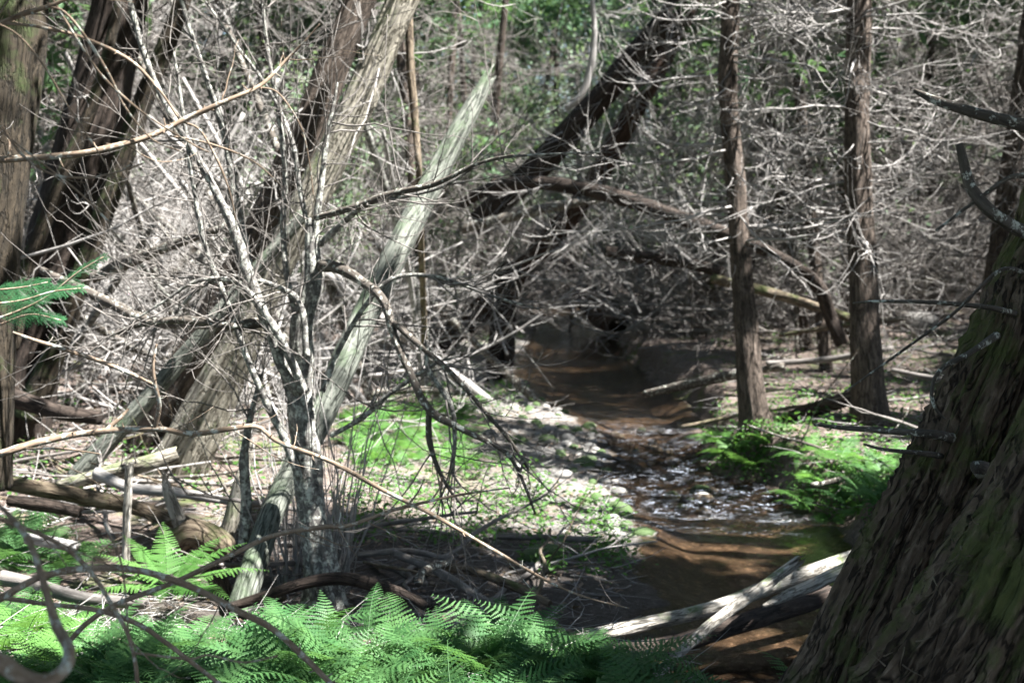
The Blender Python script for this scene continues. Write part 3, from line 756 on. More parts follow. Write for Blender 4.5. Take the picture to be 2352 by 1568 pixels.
for s_, rows in enumerate([
    [(2420,560,34,4.4),(2330,520,30,4.35),(2275,485,27,4.3),(2228,425,24,4.3),(2203,330,18,4.3)],
    [(2460,320,36,4.4),(2352,290,30,4.3),(2250,262,25,4.3),(2160,235,19,4.35),(2100,208,10,4.4)],
    [(2330,720,16,4.3),(2270,706,12,4.2),(2150,695,9,4.2),(2020,692,7,4.3),(1960,696,4,4.4)],
    [(2290,770,18,4.2),(2225,812,13,4.1),(2160,850,11,4.1),(2140,900,9,4.1),(2150,940,7,4.1),(2172,962,4,4.1)],
    [(2200,1010,24,4.3),(2140,996,19,4.1),(2050,990,14,4.2),(1950,983,11,4.3),(1870,975,6,4.4)],
    [(2180,1050,16,4.3),(2110,1040,11,4.1),(2030,1032,8,4.1),(1985,1020,5,4.2)],
    [(2420,420,16,4.4),(2330,405,12,4.3),(2230,470,8,4.3),(2150,530,5,4.3)],
    [(2280,1090,46,4.25),(2252,1075,38,4.1),(2238,1067,20,4.06)],
    [(2380,640,12,4.2),(2300,620,9,4.1),(2190,720,7,4.1),(2080,800,6,4.2),(1940,900,4,4.3)]]):
    limb(rows, 70 + s_, None).build('dead_branch', M['twig_dark'], t)
# shreds of bark and dry needle sprays caught on the seam
rng = np.random.default_rng(63)
sh = MB(); m = 34
u = rng.uniform(0, 1, m); bpt = np.array([P(1990 + 380 * a + rng.normal(0, 40), 1560 - 520 * a + rng.normal(0, 50), 3.35 - .1 * a) for a in u])
sd_ = norm(rng.normal(size=(m, 3)) + np.array([.6, -.3, .6]))
for q_ in range(m):
    sh = MB(); curl_twigs(sh, (bpt - base)[q_:q_+1], sd_[q_:q_+1], rng.uniform(.02, .07, 1), np.full(1, .003), 5, 3, .1, .3); sh.build('bark_shred', M['log_moss'], t)

# ------------------------------------------------------------------ trunks on the left and in the middle
def pole(name, label, cat, rows, mat, n=80, k=28, ridge=.1, freq=3.2, seed=1, lump=.07, spike=0, group=None, ground_end=True, twigs=0, tl=.8, extra=(), partmat=None):
    c = pxc(rows); b = c[0, :3].copy()
    mb = MB(); trunk(mb, rel(c, b), n, k, ridge, freq, seed, lump, .3, spike)
    if not twigs and not extra:
        o = mb.build(name, mat); o.location = tuple(b); return tag(o, label, cat, group)
    t = empty(name, tuple(b), label, cat, group)
    mb.build('trunk', mat, t)
    for e in extra:
        mb = MB(); trunk(mb, rel(pxc(e), b), n, k, ridge, freq, seed + 5, lump, .3); mb.build('stem', partmat or mat, t)
    if twigs:
        rg = np.random.default_rng(seed * 13 + 1)
        cr = resample(rel(c, b), 60)
        i = rg.integers(12, 58, twigs)
        bm_ = MB()
        d = norm(rg.normal(size=(twigs, 3)) * np.array([1, .7, .35]))
        l = tl * rg.uniform(.3, 1.2, twigs)
        pts = curl_twigs(bm_, cr[i, :3], d, l, rg.uniform(.004, .011, twigs), 8, 4, .2, .3, .1, rg)
        m = twigs * 6; ii = rg.integers(0, twigs, m); jj = rg.integers(2, 8, m)
        tn = norm(pts[ii, jj] - pts[ii, jj - 1])
        curl_twigs(bm_, pts[ii, jj], norm(tn * .7 + rg.normal(0, .5, tn.shape)), l[ii] * rg.uniform(.15, .5, m), np.full(m, .0035), 6, 3, .15, .5, .15, rg)
        bm_.build('dead_branches', M['twig'], t)
    return t

pole('mossy_cedar', 'mossy green cedar trunk cut off by the left edge of the photo', 'tree',
     [(-85,1120,210,7),(-70,800,180,7),(-40,560,165,7),(-10,330,160,7),(15,0,165,7),(30,-500,150,7)], M['cedar_green'], 120, 48, .09, 4, 81, twigs=14, tl=.7)
pole('dark_leaning_cedar', 'dark brown leaning cedar with a paler companion stem at left', 'tree',
     [(-20,1080,212.8,10.6),(25,960,168,10.6),(70,800,145.6,10.6),(140,560,140,10.6),(200,330,132.2,10.6),(250,120,123.2,10.6),(300,-120,112,10.6),(360,-600,89.6,10.6)], M['cedar_dark'], 130, 44, .13, 4, 82, twigs=34, tl=1.5,
     extra=[[(60,960,60,10.3),(130,800,48,10.3),(200,600,45,10.3),(265,420,44,10.3),(330,230,42,10.3),(420,0,36,10.3),(500,-300,30,10.3)],
            [(20,800,40,10.1),(70,600,34,10.1),(130,440,32,10.1),(190,300,28,10.1),(240,150,24,10.1),(300,-100,20,10.1)]], partmat=M['cedar_green'])
pole('leaning_dead_cedar', 'dark furrowed cedar leaning right behind the pale splintered one', 'tree',
     [(330,1060,105,10.6),(400,900,89.6,10.5),(480,760,82.6,10.4),(560,610,79.8,10.3),(650,430,77,10.2),(715,280,72.8,10.2),(770,140,70,10.2),(830,-10,67.2,10.2),(960,-350,56,10.2)], M['cedar'], 150, 48, .14, 4, 83, twigs=26, tl=1.3)
pole('splintered_dead_cedar', 'pale barkless cedar with deep splits leaning up to the top edge', 'tree',
     [(380,1140,140.6,9.9),(440,1010,111,9.8),(505,880,87.3,9.7),(590,715,72.5,9.6),(690,500,69.6,9.5),(765,360,69.6,9.5),(840,200,71,9.5),(905,50,69.6,9.5),(960,-90,66.6,9.5),(1080,-450,51.8,9.5)], M['snag'], 160, 56, .20, 4.5, 84, .08, twigs=18, tl=.9)
pole('slim_green_pole', 'slim greenish leaning pole in front of the pale splintered cedar', 'dead tree',
     [(170,1100,42,9.2),(300,960,39,9.2),(420,820,36,9.2),(520,700,33,9.2),(640,560,30,9.2),(700,490,27,9.2)], M['snag_green'], 80, 26, .1, 3, 85)
pole('snapped_leaning_trunk', 'grey green snapped trunk leaning right with a pointed broken top', 'dead tree',
     [(545,1420,60.3,6.5),(570,1340,57.3,6.6),(625,1180,55.9,6.9),(690,1050,55.9,7.1),(750,930,58.8,7.3),(805,800,61.6,7.5),(880,640,60.3,7.8),(940,520,57.3,8.0),(1000,405,53.1,8.2),(1050,310,47.3,8.3),(1092,235,38.1,8.4),(1116,190,26.9,8.45)],
     M['snag_green'], 170, 52, .07, 4, 86, .05, spike=.14)
pole('overhanging_cedar', 'dark cedar arching diagonally over the stream towards the upper right', 'tree',
     [(930,850,64.8,21),(1010,785,54.7,20.5),(1090,725,51.8,20),(1170,650,49,19.5),(1260,555,47.5,19),(1350,440,47.5,18.6),(1420,320,47.5,18.3),(1490,190,46.1,18),(1570,40,44.6,18),(1640,-100,41.8,18)], M['cedar_red'], 120, 36, .12, 3.5, 87, twigs=40, tl=1.9)
pole('overhanging_cedar', 'second dark cedar leaning above the arched log and crossing the first', 'tree',
     [(1090,520,46.2,17.4),(1170,445,54.6,17.2),(1250,365,56,17),(1340,270,56,16.8),(1440,155,57.4,16.6),(1530,50,56,16.4),(1600,-40,53.2,16.4),(1720,-200,49,16.4)], M['cedar_dark'], 120, 36, .12, 3.5, 88, twigs=44, tl=1.7)
pole('arched_log', 'arched grey log bridging the stream between the leaning cedars and straight cedar', 'log',
     [(1060,470,20.8,16.2),(1130,432,25.6,16),(1220,420,30.4,15.6),(1330,432,33.6,15.2),(1450,462,35.2,14.8),(1560,500,33.6,14.4),(1660,535,30.4,14),(1760,575,27.2,13.6)], M['cedar_dark'], 90, 24, .1, 3, 89, twigs=34, tl=1.1)
pole('fallen_branch', 'thin straight limb running up to meet the arched log over the stream', 'branch',
     [(1060,525,22,15.4),(1150,503,24,15.3),(1250,480,24,15.2),(1380,455,20,15.1)], M['twig_dark'], 40, 14, .1, 2, 90)
pole('fallen_branch', 'low mossy limb slung across the stream below the arched log', 'branch',
     [(1390,575,24,16),(1460,590,28,16),(1550,598,28,15.8),(1660,625,24,15.5)], M['cedar_dark'], 50, 16, .1, 2, 91, twigs=18, tl=.8)
pole('bent_log', 'bent broken log between the two straight cedars', 'log',
     [(1935,790,33.3,13.8),(1905,720,31.2,13.8),(1885,665,30.2,13.7),(1850,628,26.2,13.6),(1800,595,22.2,13.5),(1755,568,17.1,13.4)], M['cedar_dark'], 60, 24, .12, 3, 92)
pole('root_stump', 'dark two legged root stump standing at the far water edge', 'stump',
     [(1135,880,34,17.6),(1140,800,40,17.6),(1155,720,50,17.6),(1165,660,58,17.7),(1172,610,50,17.8)], M['cedar_dark'], 50, 20, .16, 3, 93, extra=[[(1166,870,18,17.4),(1170,800,24,17.5),(1168,720,32,17.6),(1165,670,40,17.7)]])
pole('fallen_log', 'reddish fallen trunk slanting down to the far bend of the stream', 'log',
     [(1240,520,60,27),(1300,610,72,26.5),(1370,700,74,26),(1420,750,66,25.5)], M['cedar_red'], 60, 22, .15, 3, 94, twigs=30, tl=1.5)
pole('vine_stem', 'thin upright brown stem standing left of the snapped trunk tip', 'stem',
     [(975,800,14,12),(972,690,14,11.4),(966,540,14,10.4),(962,400,14,9.6),(955,300,17,9.6),(945,180,18,9.6),(940,80,18,9.6),(935,-60,16,9.6)], M['log_moss'], 50, 10, .1, 2, 95)
pole('pale_bent_limb', 'smooth grey limb bending upward before the dark leaning cedars', 'branch',
     [(1300,250,14,13),(1335,220,16,13),(1355,160,16,13),(1365,90,14,13),(1362,20,12,13),(1350,-80,9,13)], M['twig'], 50, 10, .06, 2, 96)

# the living cedars carry their crowns above the frame
def add_crown(match, cx, cy, z0, H, Rm, n, seed):
    t = next(o for o in COL.objects if o.get('label') == match)
    rg = np.random.default_rng(seed); c = crown_points(rg, H, z0, n, Rm, 40) + np.array([cx, cy, 0])
    c = c[carve(c, .5)]
    mb = MB(); mb.add(*sprays(c - np.array(t.location), 0.3, rg, 4)); mb.build('crown', M['canopy'], t, False)
add_crown('mossy green cedar trunk cut off by the left edge of the photo', -2.4, 6.8, 4.6, 11, 3.4, 2600, 1)
add_crown('dark brown leaning cedar with a paler companion stem at left', -2.6, 10.6, 5.5, 12, 3.4, 2400, 2)
add_crown('dark furrowed cedar leaning right behind the pale splintered one', 0.2, 10.2, 5.6, 11, 3.2, 2400, 3)
add_crown('straight brown cedar at the stream edge with ferns at its foot', 2.2, 12.0, 5.4, 12, 2.8, 2000, 4)
add_crown('thicker straight cedar farther right on the bank beside the leaning cedar', 3.4, 12.0, 5.4, 12, 2.8, 2000, 5)
add_crown('dark cedar arching diagonally over the stream towards the upper right', 4.4, 18, 7.5, 12, 2.6, 1500, 6)
add_crown('second dark cedar leaning above the arched log and crossing the first', 4.2, 16.4, 7.2, 12, 2.6, 1500, 7)

# ------------------------------------------------------------------ grey lichen shrub
base = G(738, 1352)
D0 = 6.7
t = empty('dead_shrub', tuple(base), 'grey lichen covered many stemmed dead shrub in the left centre', 'shrub')
mb = MB(); trunk(mb, rel(pxc([(742,1400,108,D0),(738,1340,80,D0),(725,1240,66,D0),(708,1120,62,D0),(700,1000,58,D0),(690,900,54,D0),(692,800,50,D0),(700,720,46,D0),(720,640,42,D0),(716,570,30,D0),(712,520,16,D0),(713,500,6,D0)]), base), 150, 40, .2, 4.5, 101, .16, .5); mb.build('trunk', M['shrub'], t)
STEMS = [
 [(688,900,34,6.65),(650,840,30,6.6),(620,760,27,6.55),(592,690,25,6.5),(560,600,24,6.5),(535,520,22,6.5),(490,430,18,6.5),(440,340,15,6.5),(380,240,14,6.5),(330,120,13,6.5),(295,-10,12,6.5)],
 [(690,960,30,6.8),(660,870,28,6.8),(640,800,26,6.8),(600,710,22,6.85),(575,640,22,6.9),(560,560,22,6.9),(540,460,20,6.9),(520,330,16,6.9),(480,200,13,6.9),(440,80,11,6.9),(410,-20,9,6.9)],
 [(720,650,26,6.7),(722,560,20,6.7),(738,420,14,6.7),(752,310,12,6.7),(768,230,8,6.7),(775,190,4,6.7)],
 [(735,560,18,6.7),(790,510,14,6.6),(850,465,12,6.5),(930,450,10,6.5),(1010,430,9,6.5),(1120,370,7,6.5),(1250,355,5,6.5),(1380,350,3,6.5)],
 [(725,500,14,6.5),(800,480,16,6.4),(900,445,15,6.3),(1000,422,12,6.2),(1100,375,8,6.1),(1180,355,4,6.0)],
 [(735,610,30,6.65),(775,615,26,6.6),(830,645,22,6.5),(880,690,20,6.4),(905,770,18,6.35),(940,850,17,6.3),(985,940,18,6.25),(1060,985,14,6.2),(1150,1030,11,6.2),(1190,1080,8,6.2),(1230,1180,5,6.2)],
 [(905,740,14,6.35),(960,790,13,6.3),(1040,860,12,6.3),(1110,940,10,6.3),(1170,1010,8,6.3),(1215,1080,5,6.3)],
 [(985,940,15,6.25),(985,1000,14,6.25),(1000,1060,11,6.25),(1030,1120,7,6.25),(1060,1160,4,6.25)],
 [(700,900,22,6.6),(640,770,18,6.5),(560,660,14,6.45),(500,640,11,6.4),(440,650,9,6.4),(380,690,6,6.4),(300,740,4,6.4)],
 [(705,820,16,6.6),(690,700,14,6.6),(640,660,12,6.6),(560,640,10,6.6),(470,655,8,6.6),(400,720,5,6.6)],
 [(690,1100,20,6.6),(650,1000,18,6.6),(600,900,16,6.55),(560,800,14,6.5),(520,690,12,6.5),(470,560,12,6.5),(445,430,10,6.5),(420,260,8,6.5),(400,120,5,6.5)],
 [(740,900,14,6.6),(780,800,12,6.6),(840,700,10,6.5),(900,640,9,6.5),(1000,635,8,6.5),(1130,680,6,6.5),(1240,710,3,6.5)],
 [(760,1000,12,6.6),(830,960,12,6.55),(900,900,11,6.5),(960,860,9,6.5),(1010,830,6,6.5),(1050,820,3,6.5)],
 [(690,760,16,6.7),(660,640,14,6.75),(650,520,13,6.8),(655,400,12,6.8),(640,260,11,6.8),(615,120,9,6.8),(600,-20,7,6.8)],
 [(715,560,12,6.7),(690,440,11,6.75),(672,330,10,6.75),(620,210,8,6.8),(540,100,6,6.8),(470,0,4,6.8)],
 [(980,780,9,6.3),(985,850,11,6.3),(1035,930,12,6.3),(1045,1010,10,6.3),(1040,1080,7,6.3),(1060,1120,5,6.3)],
 [(560,1250,26,6.9),(565,1150,24,6.9),(560,1050,20,6.9),(575,960,14,6.9),(600,860,8,6.9)],
 [(600,740,26,6.6),(540,748,22,6.5),(460,738,20,6.5),(400,735,17,6.5),(320,745,13,6.5),(250,770,8,6.5)],
]
rng = np.random.default_rng(102)
tw = MB()
for i, rows in enumerate(STEMS):
    c = rel(pxc(rows), base)
    mb = MB(); trunk(mb, c, 70, 12, .12, 2, 110 + i, .12, .5); mb.build('stem', M['twig_dark'] if i in (4, 5, 6, 7, 17) else M['shrub'], t)
    cr = resample(c, 40); n = 12 if i in (4, 5, 6, 7, 15) else 26
    j = rng.integers(6, 40, n); tn = norm(np.gradient(cr[:, :3], axis=0))[j]
    l = rng.uniform(.15, .95, n)
    p = curl_twigs(tw, cr[j, :3], norm(tn * .7 + rng.normal(0, .55, (n, 3))), l, np.minimum(cr[j, 3] * .6, rng.uniform(.0025, .006, n)), 10, 4, .1, .3, .10, rng)
    m = n * 3; ii = rng.integers(0, n, m); jj = rng.integers(3, 10, m); tn = norm(p[ii, jj] - p[ii, jj - 1])
    curl_twigs(tw, p[ii, jj], norm(tn * .8 + rng.normal(0, .5, (m, 3))), l[ii] * rng.uniform(.2, .6, m), np.full(m, .0022), 6, 3, .1, .4, .12, rng)
tw.build('twigs', M['twig_mid'], t)
su = MB(); n = 90
a = rng.uniform(640, 800, n); q0 = np.array([G(x_, 1352 + rng.uniform(-22, 14)) for x_ in a]) - base - [0, 0, .03]
curl_twigs(su, q0, norm(np.stack([rng.normal(0, .24, n), rng.normal(0, .2, n), np.ones(n)], -1)), rng.uniform(.25, 1.7, n), rng.uniform(.003, .009, n), 10, 5, 0, .1, .10, rng)
su.build('suckers', M['twig'], t)

# ------------------------------------------------------------------ live foreground branches (sharp)
def bare_branch(label, rows, sides, mat=M['twig_tan'], seed=0, nubs=26, sub=6):
    c = pxc(rows); b = c[0, :3].copy(); t = empty('bare_branch', tuple(b), label, 'branch')
    rg = np.random.default_rng(900 + seed)
    mb = MB(); cc = rel(c, b); trunk(mb, cc, 110, 14, .10, 2, 200 + seed, .14, .8)
    cr = resample(cc, 110); j = rg.integers(4, 108, nubs)
    curl_twigs(mb, cr[j, :3], norm(rg.normal(size=(nubs, 3))), rg.uniform(.008, .022, nubs) + cr[j, 3], np.minimum(cr[j, 3] * .5, .003), 4, 5, 0, .2)
    mb.build('stem', mat, t)
    for s_ in sides:
        cs = rel(pxc(s_), b); m2 = MB(); trunk(m2, cs, 60, 10, .10, 2, 230 + seed, .16, .8)
        cq = resample(cs, 50); j = rg.integers(4, 49, 8)
        curl_twigs(m2, cq[j, :3], norm(rg.normal(size=(8, 3))), rg.uniform(.006, .016, 8) + cq[j, 3], np.minimum(cq[j, 3] * .5, .0025), 4, 4, 0, .2)
        m2.build('twig', mat, t)
    if sub:
        j = rg.integers(20, 108, sub); tn = norm(np.gradient(cr[:, :3], axis=0))[j]
        dr = norm(tn * .8 + rg.normal(0, .5, (sub, 3))); ll_ = rg.uniform(.06, .3, sub); rr_ = np.minimum(cr[j, 3] * .5, .0022)
        for q_ in range(sub):
            m2 = MB(); curl_twigs(m2, cr[j[q_:q_+1], :3], dr[q_:q_+1], ll_[q_:q_+1], rr_[q_:q_+1], 9, 4, .15, .2, .1, rg); m2.build('twig', mat, t)
    return t
bare_branch('long sharp twig crossing the left half at mid height then sloping down over the mud',
  [(-60,1060,18,3.5),(0,1042,17,3.5),(80,1018,16,3.55),(160,1000,15,3.6),(260,988,14,3.6),(360,984,13,3.6),(440,996,12,3.65),(520,985,12,3.65),(590,980,11,3.7),(640,1015,10,3.7),(760,1060,10,3.7),(880,1125,10,3.75),(990,1180,9,3.8),(1120,1255,8,3.85),(1270,1340,6,3.9),(1360,1375,4,3.9),(1445,1396,3,3.9)],
  [[(356,985,11,3.6),(366,930,9,3.58),(356,880,8,3.56),(352,835,7,3.55),(360,790,4,3.55)],[(356,884,7,3.56),(270,845,9,3.5),(180,812,10,3.45),(90,785,9,3.4),(30,763,5,3.4)],[(240,990,9,3.6),(275,960,8,3.62),(296,938,4,3.64)],[(60,1030,6,3.5),(140,1030,5,3.5),(230,1042,3,3.5)]], seed=1, nubs=40)
bare_branch('thin twig rising from lower left to a bare tip over the mud bank',
  [(160,1470,12,3.2),(200,1430,12,3.2),(270,1386,12,3.25),(400,1336,11,3.3),(520,1280,11,3.35),(620,1232,10,3.4),(740,1210,10,3.4),(800,1206,9,3.4),(900,1172,8,3.45),(990,1150,7,3.5),(1080,1132,5,3.5),(1172,1120,2,3.5)], [[(935,1162,5,3.46),(960,1130,4,3.47),(975,1100,2,3.48)],[(990,1150,4,3.5),(1010,1120,3,3.5),(1015,1095,2,3.5)]], seed=2)
bare_branch('stout arching twig curving over the ferns to the bottom edge',
  [(-50,1400,14,2.9),(0,1374,15,2.9),(100,1322,15,2.95),(220,1304,15,3.0),(330,1312,15,3.0),(450,1352,15,3.05),(540,1400,14,3.05),(620,1440,14,3.1),(690,1500,13,3.1),(760,1570,13,3.1),(830,1650,12,3.1)], [], seed=3, sub=2)
bare_branch('pinkish twig running below the arching one towards the bottom edge',
  [(-60,1366,9,3.1),(0,1372,10,3.1),(120,1388,10,3.1),(230,1402,11,3.1),(330,1440,11,3.1),(430,1512,10,3.1),(510,1575,10,3.1),(580,1640,10,3.1)], [], seed=4, sub=1)
bare_branch('thick blurred hooked branch curling up from the bottom left corner',
  [(-60,1500,46,1.9),(0,1522,42,1.9),(50,1553,36,1.9),(105,1564,34,1.9),(148,1535,30,1.92),(158,1490,26,1.95),(128,1430,22,2.0),(98,1330,17,2.05),(62,1235,14,2.1),(0,1162,10,2.15),(-50,1120,9,2.15)], [], seed=5, sub=0, nubs=16)
bare_branch('thin knotty twig dropping from the left edge through the ferns',
  [(-50,1180,9,2.6),(0,1192,9,2.6),(120,1240,10,2.6),(200,1302,10,2.62),(265,1402,10,2.65),(296,1462,9,2.65),(312,1530,9,2.65),(318,1600,9,2.65)], [[(306,1498,6,2.65),(430,1512,5,2.68),(480,1504,4,2.7),(560,1520,3.5,2.72),(638,1505,2,2.75)],[(296,1462,4,2.65),(280,1300,3,2.6),(240,1200,2,2.6)]], seed=6)
bare_branch('brown limb sweeping from the left edge up across the shrub stems',
  [(-60,364,15,3.2),(0,366,15,3.2),(110,360,14,3.2),(200,350,14,3.2),(330,318,13,3.25),(430,272,12,3.3),(520,232,10,3.3),(600,195,8,3.35),(660,135,6,3.4),(700,95,4,3.4),(735,55,2,3.4)],
  [[(420,280,5,3.3),(460,300,5,3.3),(500,370,5,3.3),(530,450,4,3.3),(545,530,3,3.3)],[(590,200,5,3.35),(640,215,4,3.35),(690,290,4,3.35),(710,370,3,3.35),(720,450,2,3.35)],[(390,312,5,3.3),(480,330,5,3.3),(580,370,4,3.3),(650,430,3,3.3)],[(20,366,6,3.2),(20,320,5,3.2),(0,290,4,3.2)]], seed=7)
bare_branch('pale twig arching out of the top left corner',
  [(-60,75,14,3.1),(0,54,12,3.1),(60,30,11,3.1),(130,8,9,3.1),(200,-30,7,3.1)],
  [[(110,14,6,3.1),(150,30,7,3.1),(200,90,7,3.1),(250,170,6,3.1),(290,250,5,3.1),(350,320,3,3.1),(420,350,2,3.1)],[(-20,52,7,3.1),(90,62,7,3.1),(200,90,7,3.15),(300,140,8,3.2),(360,200,6,3.2),(410,270,4,3.2)],[(110,-20,6,3.1),(140,30,6,3.1),(190,110,6,3.1),(240,180,6,3.1),(330,260,5,3.1),(440,330,3,3.1),(480,350,2,3.1)],[(-20,48,5,3.0),(40,80,5,3.0),(100,150,5,3.0),(160,250,4,3.0),(220,340,4,3.0),(290,450,3,3.0)]], seed=8)
bare_branch('fine twig drooping over the dark leaning trunk by the left edge',
  [(-50,240,6,2.9),(0,285,6,2.9),(50,355,6,2.9),(120,400,5,2.9),(200,408,5,2.9),(270,395,4,2.9),(330,375,2,2.9)], [[(0,300,4,2.9),(90,370,4,2.9),(180,440,3,2.9),(260,520,3,2.9)]], seed=9)

# ------------------------------------------------------------------ logs and sticks on the ground
def log(name, label, cat, rows, mat, seed, k=22, n=70, ridge=.12, twigs=0, spike=0.03, group=None, tl=.3):
    return pole(name, label, cat, rows, mat, n, k, ridge, 3, seed, .1, spike, group, twigs=twigs, tl=tl)
log('fallen_log', 'long partly mossy pale log lying across the near end of the stream', 'log',
    [(1270,1490,26.4,6.15),(1350,1463,29,6.25),(1450,1440,30.4,6.35),(1560,1415,30.4,6.5),(1650,1392,31.7,6.6),(1760,1350,33,6.8),(1870,1310,33,7.0),(1980,1272,31.7,7.2),(2080,1240,29,7.4)], M['log_pale'], 120, 32, 110)
log('fallen_log', 'bleached broken log propped over the long mossy one', 'log',
    [(1500,1560,24,5.9),(1560,1500,24,6.0),(1640,1428,24,6.2),(1700,1385,25.2,6.35),(1760,1342,24,6.5),(1806,1308,22.8,6.6)], M['log_pale'], 121, 28, 90, spike=.22)
log('fallen_log', 'short bright pale log end lying beside the big leaning cedar', 'log',
    [(1752,1392,7,6.5),(1790,1374,20,6.55),(1860,1345,27,6.6),(1930,1312,29,6.65),(2020,1270,28,6.7)], M['log_pale'], 122)
log('fallen_log', 'dark log shape added as the shaded underside of the pale crossing logs', 'log',
    [(1380,1500,36,6.2),(1550,1478,39.6,6.4),(1720,1425,43.2,6.6),(1900,1365,43.2,6.9)], M['cedar_dark'], 123)  # dark colour stands in for the shade under the pale logs
log('curved_branch', 'dark curved branch arched on the mud below the lichen shrub', 'branch',
    [(520,1395,20,6.3),(600,1372,24,6.35),(690,1342,26,6.4),(780,1328,28,6.4),(870,1345,28,6.35),(940,1372,26,6.3),(985,1395,20,6.2)], M['cedar_dark'], 124, 18)
STK = [([(905,1270,18,7),(1000,1310,20,6.8),(1100,1370,18,6.5),(1210,1445,16,6.2)], 'grey stick sloping from the mud towards the long mossy log'),
       ([(985,1300,16,7),(1080,1310,20,6.9),(1180,1345,20,6.7),(1260,1385,16,6.5)], 'grey stick lying crosswise beside the mossy stone on the mud'),
       ([(960,1340,18,6.4),(975,1310,18,6.5),(1030,1290,14,6.7)], 'short dark stub leaning at the end of the curved branch'),
       ([(820,1275,14,7.1),(930,1265,14,7.1),(1040,1285,14,7)], 'half buried grey stick right of the lichen shrub base'),
       ([(1290,1440,14,6.3),(1200,1420,18,6.3),(1130,1400,14,6.3)], 'pale splintered stick by the left end of the long log'),
       ([(1480,905,16,14.5),(1570,885,22,14.2),(1680,862,22,13.8),(1800,840,16,13.4)], 'long pale stick reaching over the water from the right bank'),
       ([(1760,835,12,13.5),(1900,825,14,13.3),(2050,800,12,13)], 'weathered pole lying between the two straight cedars'),
       ([(1790,770,9,15.5),(1960,745,12,15),(2090,730,9,15)], 'thin fallen pole behind the two straight cedars'),
       ([(1800,965,30,11.9),(1900,930,34,11.9),(1985,905,30,12)], 'rotten brown log end between the straight cedars'),
       ([(2050,850,11,12.6),(2150,870,12,12.2),(2240,880,10,12)], 'grey stick on the sunny bank behind the leaning cedar'),
       ([(1640,640,22,15.5),(1720,660,24,15),(1830,690,22,14.6),(1950,730,18,14)], 'mossy pole sloping down behind the nearer straight cedar'),
       ([(850,905,14,13),(960,895,16,13),(1080,905,12,13)], 'pale stick on the gravel behind the bright ferns'),]
for i, (rows, lab) in enumerate(STK): log('fallen_stick', lab, 'stick', rows, [M['twig_mid'], M['log_moss'], M['twig_dark']][i % 3] if i != 8 else M['cedar_red'], 140 + i, 12, 40, twigs=0)
# log jam at left
JAM = [([(-40,1105,30,7.6),(80,1120,34,7.6),(200,1142,36,7.7),(330,1170,34,7.8),(430,1205,32,7.8),(520,1245,26,7.8)], 'mossy_log', 'yellow mossy log in the jumble by the left edge', M['log_moss']),
       ([(20,1148,26,7.2),(100,1160,30,7.2),(180,1175,24,7.2)], 'fallen_stick', 'short black stick below the yellow mossy log', M['cedar_dark']),
       ([(288,1310,15,7.0),(290,1240,17,7.0),(293,1150,18,7.0),(297,1068,18,7.0)], 'upright_stake', 'pale upright broken stake before the yellow mossy log', M['log_pale']),
       ([(425,1235,30,7.6),(405,1180,30,7.6),(385,1125,22,7.6),(376,1090,8,7.6)], 'upright_stake', 'pointed tilted stub right of the upright stake', M['log_pale']),
       ([(130,1115,20,8.6),(240,1090,36,8.6),(330,1065,38,8.6),(400,1045,34,8.7)], 'fallen_log', 'grey log sloping up behind the yellow mossy log', M['snag']),
       ([(60,1235,24,7),(120,1245,26,7),(175,1255,22,7)], 'fallen_stick', 'grey weathered stick under the short black one', M['twig']),
       ([(400,1260,50,7.6),(440,1225,66,7.6),(510,1250,56,7.6),(530,1275,30,7.6)], 'mossy_stump', 'low stump capped with yellow moss left of the snapped trunk', M['log_moss']),
       ([(470,1290,40,7.0),(500,1330,44,6.9),(520,1380,36,6.8)], 'fallen_log', 'rotten brown log end beside the snapped trunk base', M['cedar_red']),
       ([(220,1085,26,8.3),(300,1120,24,8.2),(400,1130,22,8.1),(520,1150,18,8.1)], 'fallen_stick', 'thin grey stick behind the pointed stub', M['twig']),
       ([(0,1325,30,5.8),(90,1345,34,5.8),(200,1375,30,5.8),(330,1385,24,5.8)], 'fallen_log', 'grey half buried log among the left ferns', M['twig_mid']),
       ([(515,1250,40,7.9),(540,1160,34,7.9),(560,1080,26,8),(580,1020,14,8)], 'upright_stake', 'grey split stake standing left of the snapped trunk', M['snag']),
       ([(230,960,30,9.6),(130,945,36,9.7),(50,920,40,9.8),(-40,900,40,9.9)], 'fallen_log', 'dark log lying behind the big trunk bases at left', M['cedar_dark']),
       ([(95,620,16,9.4),(220,680,22,9.3),(340,735,24,9.2),(480,745,20,9.0),(600,745,14,9)], 'fallen_branch', 'dark limb slanting from the dark leaning cedar to the shrub', M['twig_dark']),
       ([(210,640,24,9.6),(300,600,26,9.6),(400,560,22,9.5),(520,520,14,9.4)], 'fallen_branch', 'dark limb rising right of the dark leaning cedar', M['twig_dark'])]
for i, (rows, nm, lab, mt) in enumerate(JAM): log(nm, lab, nm.split('_')[1], rows, mt, 160 + i, 20, 60)

